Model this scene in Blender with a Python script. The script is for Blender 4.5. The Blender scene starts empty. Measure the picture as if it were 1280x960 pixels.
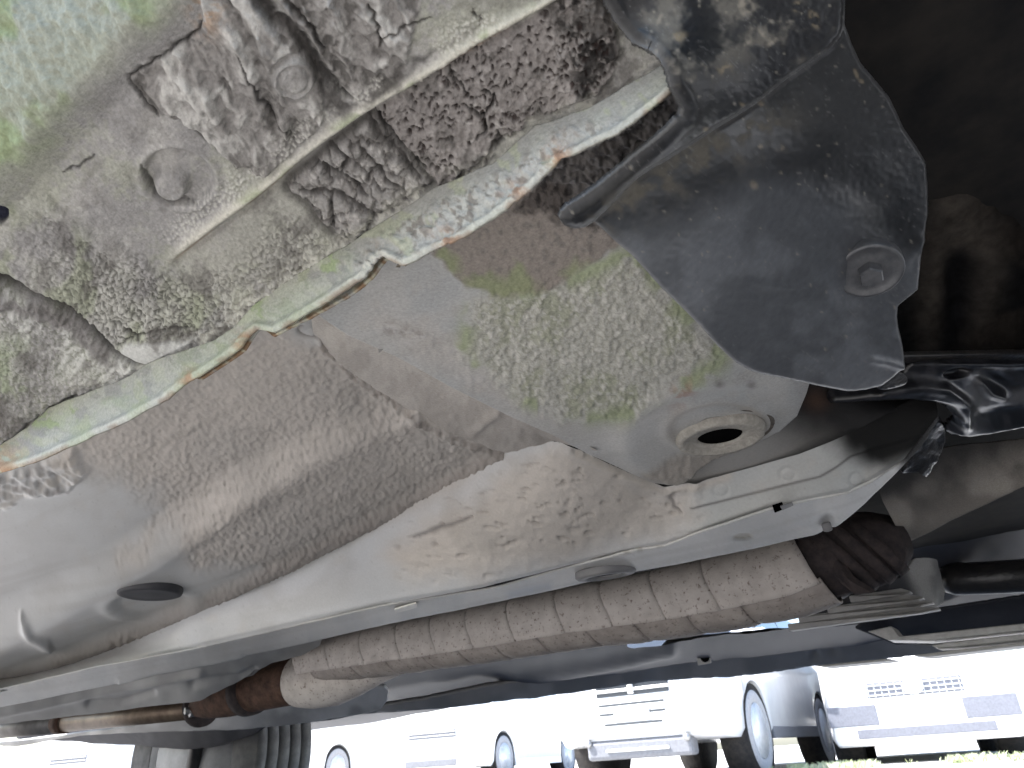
import bpy, bmesh, math, random
import numpy as np
from mathutils import Vector, Matrix

S = bpy.context.scene
COL = S.collection
random.seed(4)

# ------------------------------------------------------------------ camera
FPX, IW, IH = 924.0, 1280, 960
VPX, HSL = (-890.0, 1058.0), -0.068        # vanishing point of the car's long axis, horizon slope
CAMH = 0.22
def _cd(x, y):
    v = np.array([x - IW/2, -(y - IH/2), -FPX]); return v/np.linalg.norm(v)
_X = -_cd(*VPX)
_q = _cd(640, VPX[1] + HSL*(640 - VPX[0]))
_Z = np.cross(_q, -_X); _Z /= np.linalg.norm(_Z)
if _Z[1] < 0: _Z = -_Z
_Y = np.cross(_Z, _X)
RC = np.array([_X, _Y, _Z])                 # camera axes -> world axes (x along car, y across, z up)
CAM = np.array([0, 0, CAMH])

cam = bpy.data.cameras.new('camera'); camo = bpy.data.objects.new('camera', cam); COL.objects.link(camo)
M4 = Matrix([list(RC[i]) + [CAM[i]] for i in range(3)] + [[0, 0, 0, 1]])
camo.matrix_world = M4
cam.sensor_fit = 'HORIZONTAL'; cam.sensor_width = 36; cam.lens = 36*FPX/IW
cam.clip_start = 0.01; cam.clip_end = 500
cam.dof.use_dof = True; cam.dof.focus_distance = 0.36
cam.dof.aperture_fstop = cam.lens*1e-3/0.0006
S.camera = camo

# ------------------------------------------------------------------ light
SUN_EL, SUN_AZ = math.radians(52), math.radians(215)   # azimuth from +X counterclockwise: where the sun stands
sd_ = Vector((math.cos(SUN_EL)*math.cos(SUN_AZ), math.cos(SUN_EL)*math.sin(SUN_AZ), math.sin(SUN_EL)))
sun = bpy.data.lights.new('sun', 'SUN'); sun.energy = 4.5; sun.angle = math.radians(0.5); sun.color = (1, .98, .95)
suno = bpy.data.objects.new('sun', sun); COL.objects.link(suno)
suno.rotation_euler = (-sd_).to_track_quat('-Z', 'Y').to_euler()
W = bpy.data.worlds.new('World'); S.world = W; W.use_nodes = True
wn = W.node_tree.nodes; wl = W.node_tree.links
sky = wn.new('ShaderNodeTexSky'); sky.sky_type = 'NISHITA'; sky.sun_disc = False
sky.sun_elevation = SUN_EL; sky.sun_rotation = math.pi/2 - SUN_AZ
sky.dust_density = 2
wl.new(sky.outputs[0], wn['Background'].inputs[0]); wn['Background'].inputs[1].default_value = 0.15
S.view_settings.view_transform = 'Standard'; S.view_settings.look = 'None'
S.view_settings.exposure = 2.1; S.view_settings.gamma = 1
S.cycles.max_bounces = 8; S.cycles.diffuse_bounces = 5

# ------------------------------------------------------------------ noise
def _h(ix, iy, iz, seed):
    n = (ix.astype(np.int64)*374761393 + iy.astype(np.int64)*668265263 + iz.astype(np.int64)*2147483647 + seed*1274126177) & 0xffffffff
    n = ((n ^ (n >> 13))*1274126177) & 0xffffffff
    n = ((n ^ (n >> 16))*2246822519) & 0xffffffff
    return ((n ^ (n >> 15)) & 0xffffff)/float(0xffffff)
def vn(P, scale, seed=0):
    Q = np.asarray(P, float)*scale
    if Q.shape[-1] == 2: Q = np.concatenate([Q, np.zeros(Q.shape[:-1] + (1,))], -1)
    i = np.floor(Q); f = Q - i; f = f*f*f*(f*(f*6 - 15) + 10); i = i.astype(np.int64)
    r = 0
    for a in (0, 1):
        for b in (0, 1):
            for c in (0, 1):
                w = (f[..., 0] if a else 1 - f[..., 0])*(f[..., 1] if b else 1 - f[..., 1])*(f[..., 2] if c else 1 - f[..., 2])
                r = r + w*_h(i[..., 0] + a, i[..., 1] + b, i[..., 2] + c, seed)
    return r*2 - 1
def fbm(P, scale, o=3, seed=0, g=.5):
    r, a, t = 0, 1, 0
    for k in range(o):
        r = r + a*vn(P, scale*2.03**k, seed + 17*k); t += a; a *= g
    return r/t
def worley(P, scale, seed=0):
    Q = np.asarray(P, float)[..., :2]*scale; i = np.floor(Q).astype(np.int64)
    f1 = np.full(Q.shape[:-1], 9.); f2 = f1.copy(); cid = np.zeros(Q.shape[:-1])
    z = np.zeros_like(i[..., 0])
    for a in (-1, 0, 1):
        for b in (-1, 0, 1):
            cx, cy = i[..., 0] + a, i[..., 1] + b
            d = np.hypot(cx + _h(cx, cy, z, seed) - Q[..., 0], cy + _h(cx, cy, z + 1, seed) - Q[..., 1])
            n = d < f1
            f2 = np.where(n, f1, np.minimum(f2, d)); cid = np.where(n, _h(cx, cy, z + 2, seed), cid); f1 = np.where(n, d, f1)
    return f1, f2, cid
def ss(a, b, x):
    t = np.clip((x - a)/(b - a), 0, 1); return t*t*(3 - 2*t)

# ------------------------------------------------------------------ outlines
def cr(p, n=5, closed=False):
    p = np.array(p, float); N = len(p); out = []
    for k in range(N if closed else N - 1):
        g = (lambda j: p[j % N]) if closed else (lambda j: p[min(max(j, 0), N - 1)])
        a, b, c, d = g(k - 1), g(k), g(k + 1), g(k + 2)
        for t in np.arange(n)/n:
            out.append(.5*(2*b + (c - a)*t + (2*a - 5*b + 4*c - d)*t*t + (3*b - a - 3*c + d)*t**3))
    if not closed: out.append(p[-1])
    return np.array(out)
def segdist(x, y, pl):
    """distance to an open polyline, its signed side (+ = right of travel on the picture) and run fraction"""
    pl = np.asarray(pl, float)
    best = np.full(x.shape, 1e18); side = np.zeros(x.shape); run = np.zeros(x.shape)
    L = np.r_[0, np.cumsum(np.hypot(*np.diff(pl, axis=0).T))]
    nx_ = np.zeros(x.shape); ny_ = np.zeros(x.shape)
    for k in range(len(pl) - 1):
        a, b = pl[k], pl[k + 1]; e = b - a; l2 = max(e @ e, 1e-9)
        t = np.clip(((x - a[0])*e[0] + (y - a[1])*e[1])/l2, 0, 1)
        qx, qy = a[0] + t*e[0], a[1] + t*e[1]
        d = (x - qx)**2 + (y - qy)**2; m = d < best
        best = np.where(m, d, best); side = np.where(m, np.sign(e[0]*(y - a[1]) - e[1]*(x - a[0])), side)
        run = np.where(m, (L[k] + t*math.sqrt(l2))/L[-1], run); nx_ = np.where(m, qx, nx_); ny_ = np.where(m, qy, ny_)
    return np.sqrt(best), side, run, nx_, ny_
def inside(x, y, pg):
    pg = np.asarray(pg, float); r = np.zeros(x.shape, bool); n = len(pg)
    for k in range(n):
        a, b = pg[k], pg[(k + 1) % n]
        if a[1] == b[1]: continue
        c = (a[1] > y) != (b[1] > y)
        r ^= c & (x < (b[0] - a[0])*(y - a[1])/(b[1] - a[1]) + a[0])
    return r
def sdist(x, y, pg):
    pg = np.asarray(pg, float)
    d, _, _, qx, qy = segdist(x, y, np.vstack([pg, pg[:1]]))
    return np.where(inside(x, y, pg), d, -d), qx, qy

# ------------------------------------------------------------------ pixel rays -> points in the place
def ray(x, y):
    x = np.asarray(x, float); y = np.asarray(y, float)
    c = np.stack([x - IW/2, -(y - IH/2), np.full(x.shape, -FPX)], -1)/FPX
    return c @ RC.T
def at(x, y, Y=None, Z=None, X=None):
    r = ray(x, y); k = Y/r[1] if Y is not None else (Z/r[2] if Z is not None else X/r[0])
    return CAM + r*k                          # Y, Z, X relative to the camera
def depth_of(P): return (np.asarray(P) - CAM) @ np.array(-RC[:, 2])
class Depth:
    """a smooth sheet through control points (x, y, 'y'|'z', metres from the lens)"""
    def __init__(self, ctrl):
        p, v = [], []
        for c in ctrl:
            if len(c) == 3: c = (c[0], c[1], 'z', c[2])
            r = ray(c[0], c[1]); p.append((c[0]/1000, c[1]/1000)); v.append((r[2] if c[2] == 'z' else r[1])/c[3])
        p = np.array(p); n = len(p); self.p = p
        K = self.k(np.hypot(*(p[:, None] - p[None]).transpose(2, 0, 1))); Q = np.c_[np.ones(n), p]
        A = np.block([[K + 1e-6*np.eye(n), Q], [Q.T, np.zeros((3, 3))]])
        s = np.linalg.lstsq(A, np.r_[v, 0, 0, 0], rcond=None)[0]; self.w, self.c = s[:n], s[n:]
    @staticmethod
    def k(r): return np.where(r > 1e-9, r*r*np.log(np.maximum(r, 1e-9)), 0)
    def __call__(self, x, y):
        x, y = np.asarray(x, float)/1000, np.asarray(y, float)/1000
        v = self.c[0] + self.c[1]*x + self.c[2]*y
        for (a, b), w in zip(self.p, self.w): v = v + w*self.k(np.hypot(x - a, y - b))
        return v

# ------------------------------------------------------------------ materials
MATS = {}
def nodes(name):
    m = bpy.data.materials.new(name); m.use_nodes = True; MATS[name] = m
    t = m.node_tree; return m, t, t.nodes['Principled BSDF'], t.nodes, t.links
def coat(name, bump=.25, bscale=1500, spec=.35, var=.18, vscale=700, metal=0):
    m, t, b, n, l = nodes(name)
    a = n.new('ShaderNodeAttribute'); a.attribute_name = 'tint'
    r = n.new('ShaderNodeAttribute'); r.attribute_name = 'gloss'
    tc = n.new('ShaderNodeTexCoord')
    nz = n.new('ShaderNodeTexNoise'); nz.inputs['Scale'].default_value = vscale; nz.inputs['Detail'].default_value = 5
    nz.inputs['Roughness'].default_value = .7
    l.new(tc.outputs['Object'], nz.inputs['Vector'])
    mr = n.new('ShaderNodeMapRange'); mr.inputs[1].default_value = .25; mr.inputs[2].default_value = .75
    mr.inputs[3].default_value = 1 - var; mr.inputs[4].default_value = 1 + var
    l.new(nz.outputs[0], mr.inputs[0])
    mx = n.new('ShaderNodeVectorMath'); mx.operation = 'SCALE'
    l.new(a.outputs['Color'], mx.inputs[0]); l.new(mr.outputs[0], mx.inputs['Scale'])
    l.new(mx.outputs[0], b.inputs['Base Color']); l.new(r.outputs['Fac'], b.inputs['Roughness'])
    sm = n.new('ShaderNodeMapRange'); sm.inputs[1].default_value = .35; sm.inputs[2].default_value = .85; sm.inputs[3].default_value = spec; sm.inputs[4].default_value = spec*.2
    l.new(r.outputs['Fac'], sm.inputs[0]); l.new(sm.outputs[0], b.inputs['Specular IOR Level']); b.inputs['Metallic'].default_value = metal
    n2 = n.new('ShaderNodeTexNoise'); n2.inputs['Scale'].default_value = bscale; n2.inputs['Detail'].default_value = 4
    l.new(tc.outputs['Object'], n2.inputs['Vector'])
    bp = n.new('ShaderNodeBump'); bp.inputs['Distance'].default_value = .0006
    bs_ = n.new('ShaderNodeMapRange'); bs_.inputs[1].default_value = .45; bs_.inputs[2].default_value = .8; bs_.inputs[3].default_value = bump*.25; bs_.inputs[4].default_value = bump*1.6
    l.new(r.outputs['Fac'], bs_.inputs[0]); l.new(bs_.outputs[0], bp.inputs['Strength'])
    l.new(n2.outputs[0], bp.inputs['Height']); l.new(bp.outputs[0], b.inputs['Normal'])
    return m
def plain(name, col, rough=.5, metal=0, spec=.5, var=.15, scale=60, col2=None, bump=0, bscale=200, lo=.35, hi=.65, cc=0):
    m, t, b, n, l = nodes(name)
    tc = n.new('ShaderNodeTexCoord')
    nz = n.new('ShaderNodeTexNoise'); nz.inputs['Scale'].default_value = scale; nz.inputs['Detail'].default_value = 6
    nz.inputs['Roughness'].default_value = .65
    l.new(tc.outputs['Object'], nz.inputs['Vector'])
    cr_ = n.new('ShaderNodeValToRGB'); e = cr_.color_ramp.elements
    e[0].position, e[1].position = lo, hi
    c2 = col2 or tuple(min(1, c*(1 + var)) for c in col)
    e[0].color = tuple(col) + (1,); e[1].color = tuple(c2) + (1,)
    if not col2: e[0].color = tuple(c*(1 - var) for c in col) + (1,)
    l.new(nz.outputs[0], cr_.inputs[0]); l.new(cr_.outputs[0], b.inputs['Base Color'])
    b.inputs['Roughness'].default_value = rough; b.inputs['Metallic'].default_value = metal
    b.inputs['Specular IOR Level'].default_value = spec; b.inputs['Coat Weight'].default_value = cc
    if bump:
        n2 = n.new('ShaderNodeTexNoise'); n2.inputs['Scale'].default_value = bscale; n2.inputs['Detail'].default_value = 5
        l.new(tc.outputs['Object'], n2.inputs['Vector'])
        bp = n.new('ShaderNodeBump'); bp.inputs['Strength'].default_value = bump; bp.inputs['Distance'].default_value = .002
        l.new(n2.outputs[0], bp.inputs['Height']); l.new(bp.outputs[0], b.inputs['Normal'])
    return m
M_coat = coat('stone_chip_coat', bump=.4, bscale=1100, var=.24)
M_sheet = coat('painted_sheet', bump=.28, bscale=700, spec=.5, var=.09, vscale=500)
M_plastic = coat('liner_plastic', bump=.1, spec=.45, var=.2, vscale=300)
M_shield = coat('shield_metal', bump=.15, spec=.4, var=.16, vscale=420, metal=.15)
M_black = plain('black_chassis_paint', (.012, .012, .014), .3, spec=.5, var=.5, scale=90, col2=(.03, .027, .025), bump=.25, bscale=300)
M_cave = plain('deep_shade_black', (.012, .012, .013), .85, col2=(.03, .027, .024), scale=25, spec=.2)  # near-black standing in for deep shade behind the parts and in arches
M_rubber = plain('tyre_rubber', (.28, .28, .29), .9, col2=(.36, .36, .37), scale=30, spec=.3)  # far cars' rubber paled: veiling glare put into its colour
M_dusty = plain('dusty_tyre_rubber', (.1, .1, .1), .85, col2=(.17, .168, .165), scale=30, spec=.25)
M_plug = plain('rubber_plug', (.03, .03, .034), .6, scale=200)
M_rust = plain('rusted_steel', (.05, .03, .022), .8, col2=(.12, .07, .05), scale=70, bump=.5, bscale=260, spec=.2)
M_darkrust = plain('dark_scaled_iron', (.03, .026, .027), .85, col2=(.06, .047, .045), scale=90, bump=.6, bscale=200, spec=.2)
M_pipe = plain('stained_pipe', (.12, .085, .06), .45, metal=.5, col2=(.24, .18, .13), scale=30)
M_pale = plain('pale_aluminium', (.5, .485, .45), .5, metal=.1, col2=(.64, .62, .58), scale=80)
M_rib = plain('cast_alloy', (.3, .29, .28), .55, metal=.15, col2=(.42, .41, .39), scale=45, bump=.2, bscale=300)
M_steel = plain('zinc_steel', (.3, .3, .3), .4, metal=.7, scale=200)
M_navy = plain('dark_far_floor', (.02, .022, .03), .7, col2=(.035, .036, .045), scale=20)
M_grime = plain('grimy_grey_paint', (.12, .12, .125), .6, col2=(.19, .185, .18), scale=18)
M_hole = plain('hole_shade', (.004, .004, .004), .9, spec=0)  # flat black put in for the shade inside holes and bores

# ------------------------------------------------------------------ objects
def tagged(o, label=None, cat=None, group=None, kind=None):
    if label: o['label'] = label
    if cat: o['category'] = cat
    if group: o['group'] = group
    if kind: o['kind'] = kind
    return o
def thing(name, label, cat, loc, rz=0, group=None):
    o = bpy.data.objects.new(name, None); COL.objects.link(o); o.location = loc; o.rotation_euler = (0, 0, rz)
    o.empty_display_size = .2
    return tagged(o, label, cat, group)
CARB = np.array([-.6, .78, 0.])                      # base of the car we lie under
CAR = thing('parked_car', 'grey car seen from below, its mossy sill, floor and exhaust filling the frame', 'car', tuple(CARB))
def root_off(parent):
    p = parent
    while p is not None and p.parent is not None: p = p.parent
    return CARB if p is CAR else np.zeros(3)
def link(name, me, mat, parent=None, solid=0, offset=-1):
    o = bpy.data.objects.new(name, me); COL.objects.link(o); o.parent = parent
    if mat is not None and not me.materials: me.materials.append(mat)
    if solid:
        s = o.modifiers.new('thickness', 'SOLIDIFY'); s.thickness = solid; s.offset = offset
    return o
def mesh(name, V, F, mat, parent=None, smooth=True, solid=0, local=False):
    V = np.asarray(V, float)
    if not local: V = V - root_off(parent)
    me = bpy.data.meshes.new(name); me.from_pydata(V.tolist(), [], [tuple(map(int, f)) for f in F]); me.update()
    if smooth: me.polygons.foreach_set('use_smooth', np.ones(len(me.polygons), bool))
    return link(name, me, mat, parent, solid)
def bm_obj(name, bm, mat, parent=None, smooth=False, bevel=0, local=False):
    if not local:
        o_ = root_off(parent)
        for v in bm.verts: v.co -= Vector(o_)
    me = bpy.data.meshes.new(name); bmesh.ops.recalc_face_normals(bm, faces=bm.faces); bm.to_mesh(me); bm.free()
    if smooth: me.polygons.foreach_set('use_smooth', np.ones(len(me.polygons), bool))
    o = link(name, me, mat, parent)
    if bevel:
        b = o.modifiers.new('edge', 'BEVEL'); b.width = bevel; b.segments = 2; b.limit_method = 'ANGLE'
    return o

class Ctx: pass
def patch(name, parent, poly, ctrl, sp=2.5, mat=None, hf=None, cf=None, thick=0, roll=0, rollw=6, holes=()):
    """a sheet in the place, its outline seen through the lens along poly, its distance from ctrl; hf = relief in metres, cf = own colours"""
    poly = np.array(poly, float)
    x0, y0 = poly.min(0) - 2*sp; x1, y1 = poly.max(0) + 2*sp
    x0, y0, x1, y1 = max(x0, -60), max(y0, -60), min(x1, IW + 60), min(y1, IH + 60)
    gx, gy = np.meshgrid(np.arange(x0, x1, sp), np.arange(y0, y1, sp))
    s, qx, qy = sdist(gx, gy, poly)
    keepin = s > 0
    for hpoly in holes:
        h, hx, hy = sdist(gx, gy, hpoly)
        inn = h > 0; near = (-h < s)
        qx = np.where(near, hx, qx); qy = np.where(near, hy, qy)
        keepin &= ~inn; s = np.minimum(s, -h)
    ny, nx = gx.shape
    c = keepin[:-1, :-1] | keepin[1:, :-1] | keepin[:-1, 1:] | keepin[1:, 1:]
    use = np.zeros((ny, nx), bool)
    for a in (0, 1):
        for b in (0, 1): use[a:ny - 1 + a, b:nx - 1 + b] |= c
    X = np.where(keepin | ~use, gx, qx); Y = np.where(keepin | ~use, gy, qy)
    D = Depth(ctrl); inv = D(X, Y)
    R = ray(X, Y); P = CAM + R/np.maximum(inv, 1e-3)[..., None]
    invg = D(gx, gy); Pg = CAM + ray(gx, gy)/np.maximum(invg, 1e-3)[..., None]
    N = np.cross(np.gradient(Pg, axis=0), np.gradient(Pg, axis=1)); N /= np.linalg.norm(N, axis=-1, keepdims=True) + 1e-12
    N *= -np.sign((N*R).sum(-1, keepdims=True))
    idx = np.full((ny, nx), -1); vid = np.nonzero(use); idx[vid] = np.arange(len(vid[0]))
    k = Ctx(); k.x, k.y, k.P, k.N, k.s = X[vid], Y[vid], P[vid], N[vid], np.maximum(s[vid], 0)
    k.u = 1/np.maximum(inv[vid], 1e-3)/FPX            # metres one photo pixel spans there
    h = hf(k) if hf else 0
    if roll: h = h - roll*(1 - ss(0, rollw, k.s))
    k.h = h + np.zeros(len(k.x))
    V = k.P + k.N*k.h[:, None] - root_off(parent)
    a, b, c_, d = idx[:-1, :-1][c], idx[1:, :-1][c], idx[1:, 1:][c], idx[:-1, 1:][c]
    F = np.stack([a, b, c_, d], 1)
    me = bpy.data.meshes.new(name)
    me.vertices.add(len(V)); me.vertices.foreach_set('co', V.astype(np.float32).ravel())
    me.loops.add(F.size); me.loops.foreach_set('vertex_index', F.astype(np.int32).ravel())
    me.polygons.add(len(F)); me.polygons.foreach_set('loop_start', np.arange(0, F.size, 4, dtype=np.int32))
    me.update(calc_edges=True); me.validate()
    me.polygons.foreach_set('use_smooth', np.ones(len(me.polygons), bool))
    if cf:
        C, G = cf(k)
        C = np.clip(np.broadcast_to(C, (len(k.x), 3)), .003, .9); G = np.clip(np.broadcast_to(G, (len(k.x),)), .15, 1)
        at_ = me.attributes.new('tint', 'FLOAT_COLOR', 'POINT'); at_.data.foreach_set('color', np.c_[C, np.ones(len(C))].astype(np.float32).ravel())
        ag = me.attributes.new('gloss', 'FLOAT', 'POINT'); ag.data.foreach_set('value', np.ascontiguousarray(G, np.float32))
    if thick:
        bm = bmesh.new(); bm.from_mesh(me); bmesh.ops.remove_doubles(bm, verts=[v for v in bm.verts if v.is_boundary or any(e.other_vert(v).is_boundary for e in v.link_edges)], dist=.42*sp*float(np.median(k.u)))
        bm.to_mesh(me); bm.free()
    return link(name, me, mat, parent, thick, -1)
def mixc(a, b, t): return np.asarray(a)*(1 - t[:, None]) + np.asarray(b)*t[:, None]
def film(k, c, amt=1, seed=900):
    q = np.c_[k.x, k.y]; a = k.P[:, 0]; b = k.P[:, 1] + k.P[:, 2]
    st = fbm(np.c_[a*5, b*70], 1, 4, seed); c = mixc(c, (.27, .25, .225), amt*.45*ss(.02, .45, st))
    sc = np.abs(fbm(np.c_[a*22 + b*9, b*210 - a*20], 1, 2, seed + 3)); c = mixc(c, (.5, .5, .49), amt*.3*ss(.03, .0, sc)*ss(.1, .4, fbm(q, 1/40, 2, seed + 4)))
    f1, _, cid = worley(q, 1/15, seed + 5); c = mixc(c, (.17, .155, .14), amt*.5*(cid > .6)*ss(.13*cid, .02, f1))
    f1, _, cid = worley(q, 1/42, seed + 6); c = mixc(c, (.4, .37, .33), amt*.4*(cid > .5)*ss(.3*cid, .1, f1 + .12*fbm(q, 1/5, 2, seed + 7)))
    return mixc(c, (.3, .285, .265), amt*.5*ss(.1, .5, fbm(q, 1/55, 4, seed + 8)))
def inn(k, pg, soft=6, wob=0, seed=0, sc=None):
    x, y = k.x, k.y
    if wob:
        q = np.c_[k.x, k.y]; s_ = sc or 1/25
        x = x + wob*fbm(q, s_, 3, seed); y = y + wob*fbm(q, s_, 3, seed + 5)
    return ss(-soft, soft, sdist(x, y, pg)[0])
def grv(k, pl, w, wob=0, seed=0, sc=1/14, taper=True):
    x, y = k.x, k.y
    if wob:
        q = np.c_[k.x, k.y]; x = x + wob*fbm(q, sc, 3, seed); y = y + wob*fbm(q, sc, 3, seed + 5)
    d, sgn, run, _, _ = segdist(x, y, pl)
    ww = w*(np.clip(4*np.minimum(run, 1 - run) + .35, 0, 1) if taper else 1)
    return np.exp(-(d/ww)**2)
def ell(k, cx, cy, rx, ry, ang=0):
    a = math.radians(ang); dx, dy = k.x - cx, k.y - cy
    return np.hypot((dx*math.cos(a) + dy*math.sin(a))/rx, (-dx*math.sin(a) + dy*math.cos(a))/ry)
def tube(name, pts, rad, mat, parent=None, n=20, cap=True, local=False, tint=None):
    pts = np.array(pts, float); rad = np.broadcast_to(rad, (len(pts),)).astype(float)
    V, F = [], []; T = np.gradient(pts, axis=0)
    up = np.array([.05, .02, 1.])
    for p, t, r in zip(pts, T, rad):
        t = t/np.linalg.norm(t); a = np.cross(t, up); a /= np.linalg.norm(a); b = np.cross(a, t)
        for j in range(n):
            w = 2*math.pi*j/n; V.append(p + r*(a*math.cos(w) + b*math.sin(w)))
    for i in range(len(pts) - 1):
        for j in range(n): F.append((i*n + j, i*n + (j + 1) % n, (i + 1)*n + (j + 1) % n, (i + 1)*n + j))
    if cap: F += [tuple(range(n))[::-1], tuple((len(pts) - 1)*n + j for j in range(n))]
    return mesh(name, V, F, mat, parent, local=local)
def frame(nrm, hint=(0, 0, 1)):
    n = np.array(nrm, float); n /= np.linalg.norm(n); a = np.cross(hint, n)
    if np.linalg.norm(a) < 1e-4: a = np.cross((1, 0, 0), n)
    a /= np.linalg.norm(a); return a, np.cross(n, a), n
def lathe(name, c, nrm, prof, mat, parent=None, n=32, hexa=False, smooth=True, local=False):
    """prof = (radius, height along nrm)"""
    a, b, w = frame(nrm); V, F = [], []
    if hexa: n = 6
    for r, h in prof:
        for j in range(n):
            t = 2*math.pi*(j + .3)/n; V.append(np.asarray(c) + a*r*math.cos(t) + b*r*math.sin(t) + w*h)
    m = len(prof)
    for i in range(m - 1):
        for j in range(n): F.append((i*n + j, i*n + (j + 1) % n, (i + 1)*n + (j + 1) % n, (i + 1)*n + j))
    if prof[-1][0] > 1e-6: F.append(tuple((m - 1)*n + j for j in range(n)))
    return mesh(name, V, F, mat, parent, smooth=smooth and not hexa, local=local)
def prism(name, pts, vec, mat, parent=None, bevel=0, local=False):
    bm = bmesh.new(); v = [bm.verts.new(tuple(p)) for p in pts]; f = bm.faces.new(v)
    r = bmesh.ops.extrude_face_region(bm, geom=[f])
    for e in r['geom']:
        if isinstance(e, bmesh.types.BMVert): e.co += Vector(vec)
    return bm_obj(name, bm, mat, parent, bevel=bevel, local=local)
def box(bm, x0, x1, y0, y1, z0, z1):
    v = [bm.verts.new(p) for p in ((x0,y0,z0),(x1,y0,z0),(x1,y1,z0),(x0,y1,z0),(x0,y0,z1),(x1,y0,z1),(x1,y1,z1),(x0,y1,z1))]
    for f in ((0,3,2,1),(4,5,6,7),(0,1,5,4),(1,2,6,5),(2,3,7,6),(3,0,4,7)): bm.faces.new([v[i] for i in f])
def boxo(name, b, mat, parent=None, bevel=.004, local=False):
    bm = bmesh.new(); box(bm, *b); return bm_obj(name, bm, mat, parent, bevel=bevel, local=local)

# ================================================================== the car's underside
DUST = (.44, .41, .378); PAINT = (.43, .435, .425); WHITE = (.56, .55, .5); MOSS = (.25, .29, .14); SEAL = (.15, .135, .122)
GREY = (.29, .283, .275); RUSTC = (.2, .085, .04); TAR = (.03, .028, .027)
T_LINE = [(-40,590),(0,560),(34,538),(60,513),(101,497),(165,472),(188,456),(269,428),(289,415),(316,386),(350,358),(430,312),(454,295),(544,238),(615,208),(669,160),(736,138),(803,98),(850,70)]
B_LINE = [(-40,602),(0,592),(40,580),(101,553),(161,526),(208,499),(235,477),(249,471),(280,450),(302,434),(312,420),(322,412),(343,416),(383,393),(430,364),(458,345),(466,330),(478,320),(492,328),(504,333),(561,304),(581,296),(635,260),(655,243),(699,202),(770,168),(832,121),(860,95)]
RIDGE = cr([(198,347),(222,320),(270,282),(330,237),(380,194),(430,157),(470,130),(550,84),(600,52),(690,2),(760,-40)])

# ---- sill underside: underseal, patches, cracks, ridge
WR1 = cr([(330,-30),(300,-20),(264,-10),(256,22),(250,36),(218,58),(171,87),(169,105),(181,127),(199,141),(231,148),(272,179),(318,212),(345,205),(380,175),(400,150),(403,110),(389,64),(372,34),(345,20),(329,0)], 4, True)
WR2 = cr([(352,-30),(350,0),(362,22),(386,42),(400,77),(420,104),(460,121),(496,102),(512,60),(520,20),(515,-30)], 4, True)
PIT = cr([(471,136),(482,158),(510,186),(527,205),(556,234),(580,218),(605,203),(626,174),(646,165),(663,146),(691,140),(719,125),(747,113),(776,66),(765,30),(740,-20),(695,0),(600,52),(550,84)], 3, True)
BLK = cr([(356,232),(390,202),(422,175),(466,142),(480,160),(505,188),(524,212),(541,231),(518,242),(497,260),(466,271),(452,296),(428,299),(402,280),(383,254)], 3, True)
LAY = [(-60,352),(0,362),(35,378),(62,386),(90,398),(118,424),(140,444),(174,458),(150,478),(100,496),(60,512),(0,558),(-60,590)]
GAP = cr([(-60,345),(0,358),(35,370),(62,380),(90,394),(112,412),(125,424),(140,440),(158,449),(176,456)])
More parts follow.
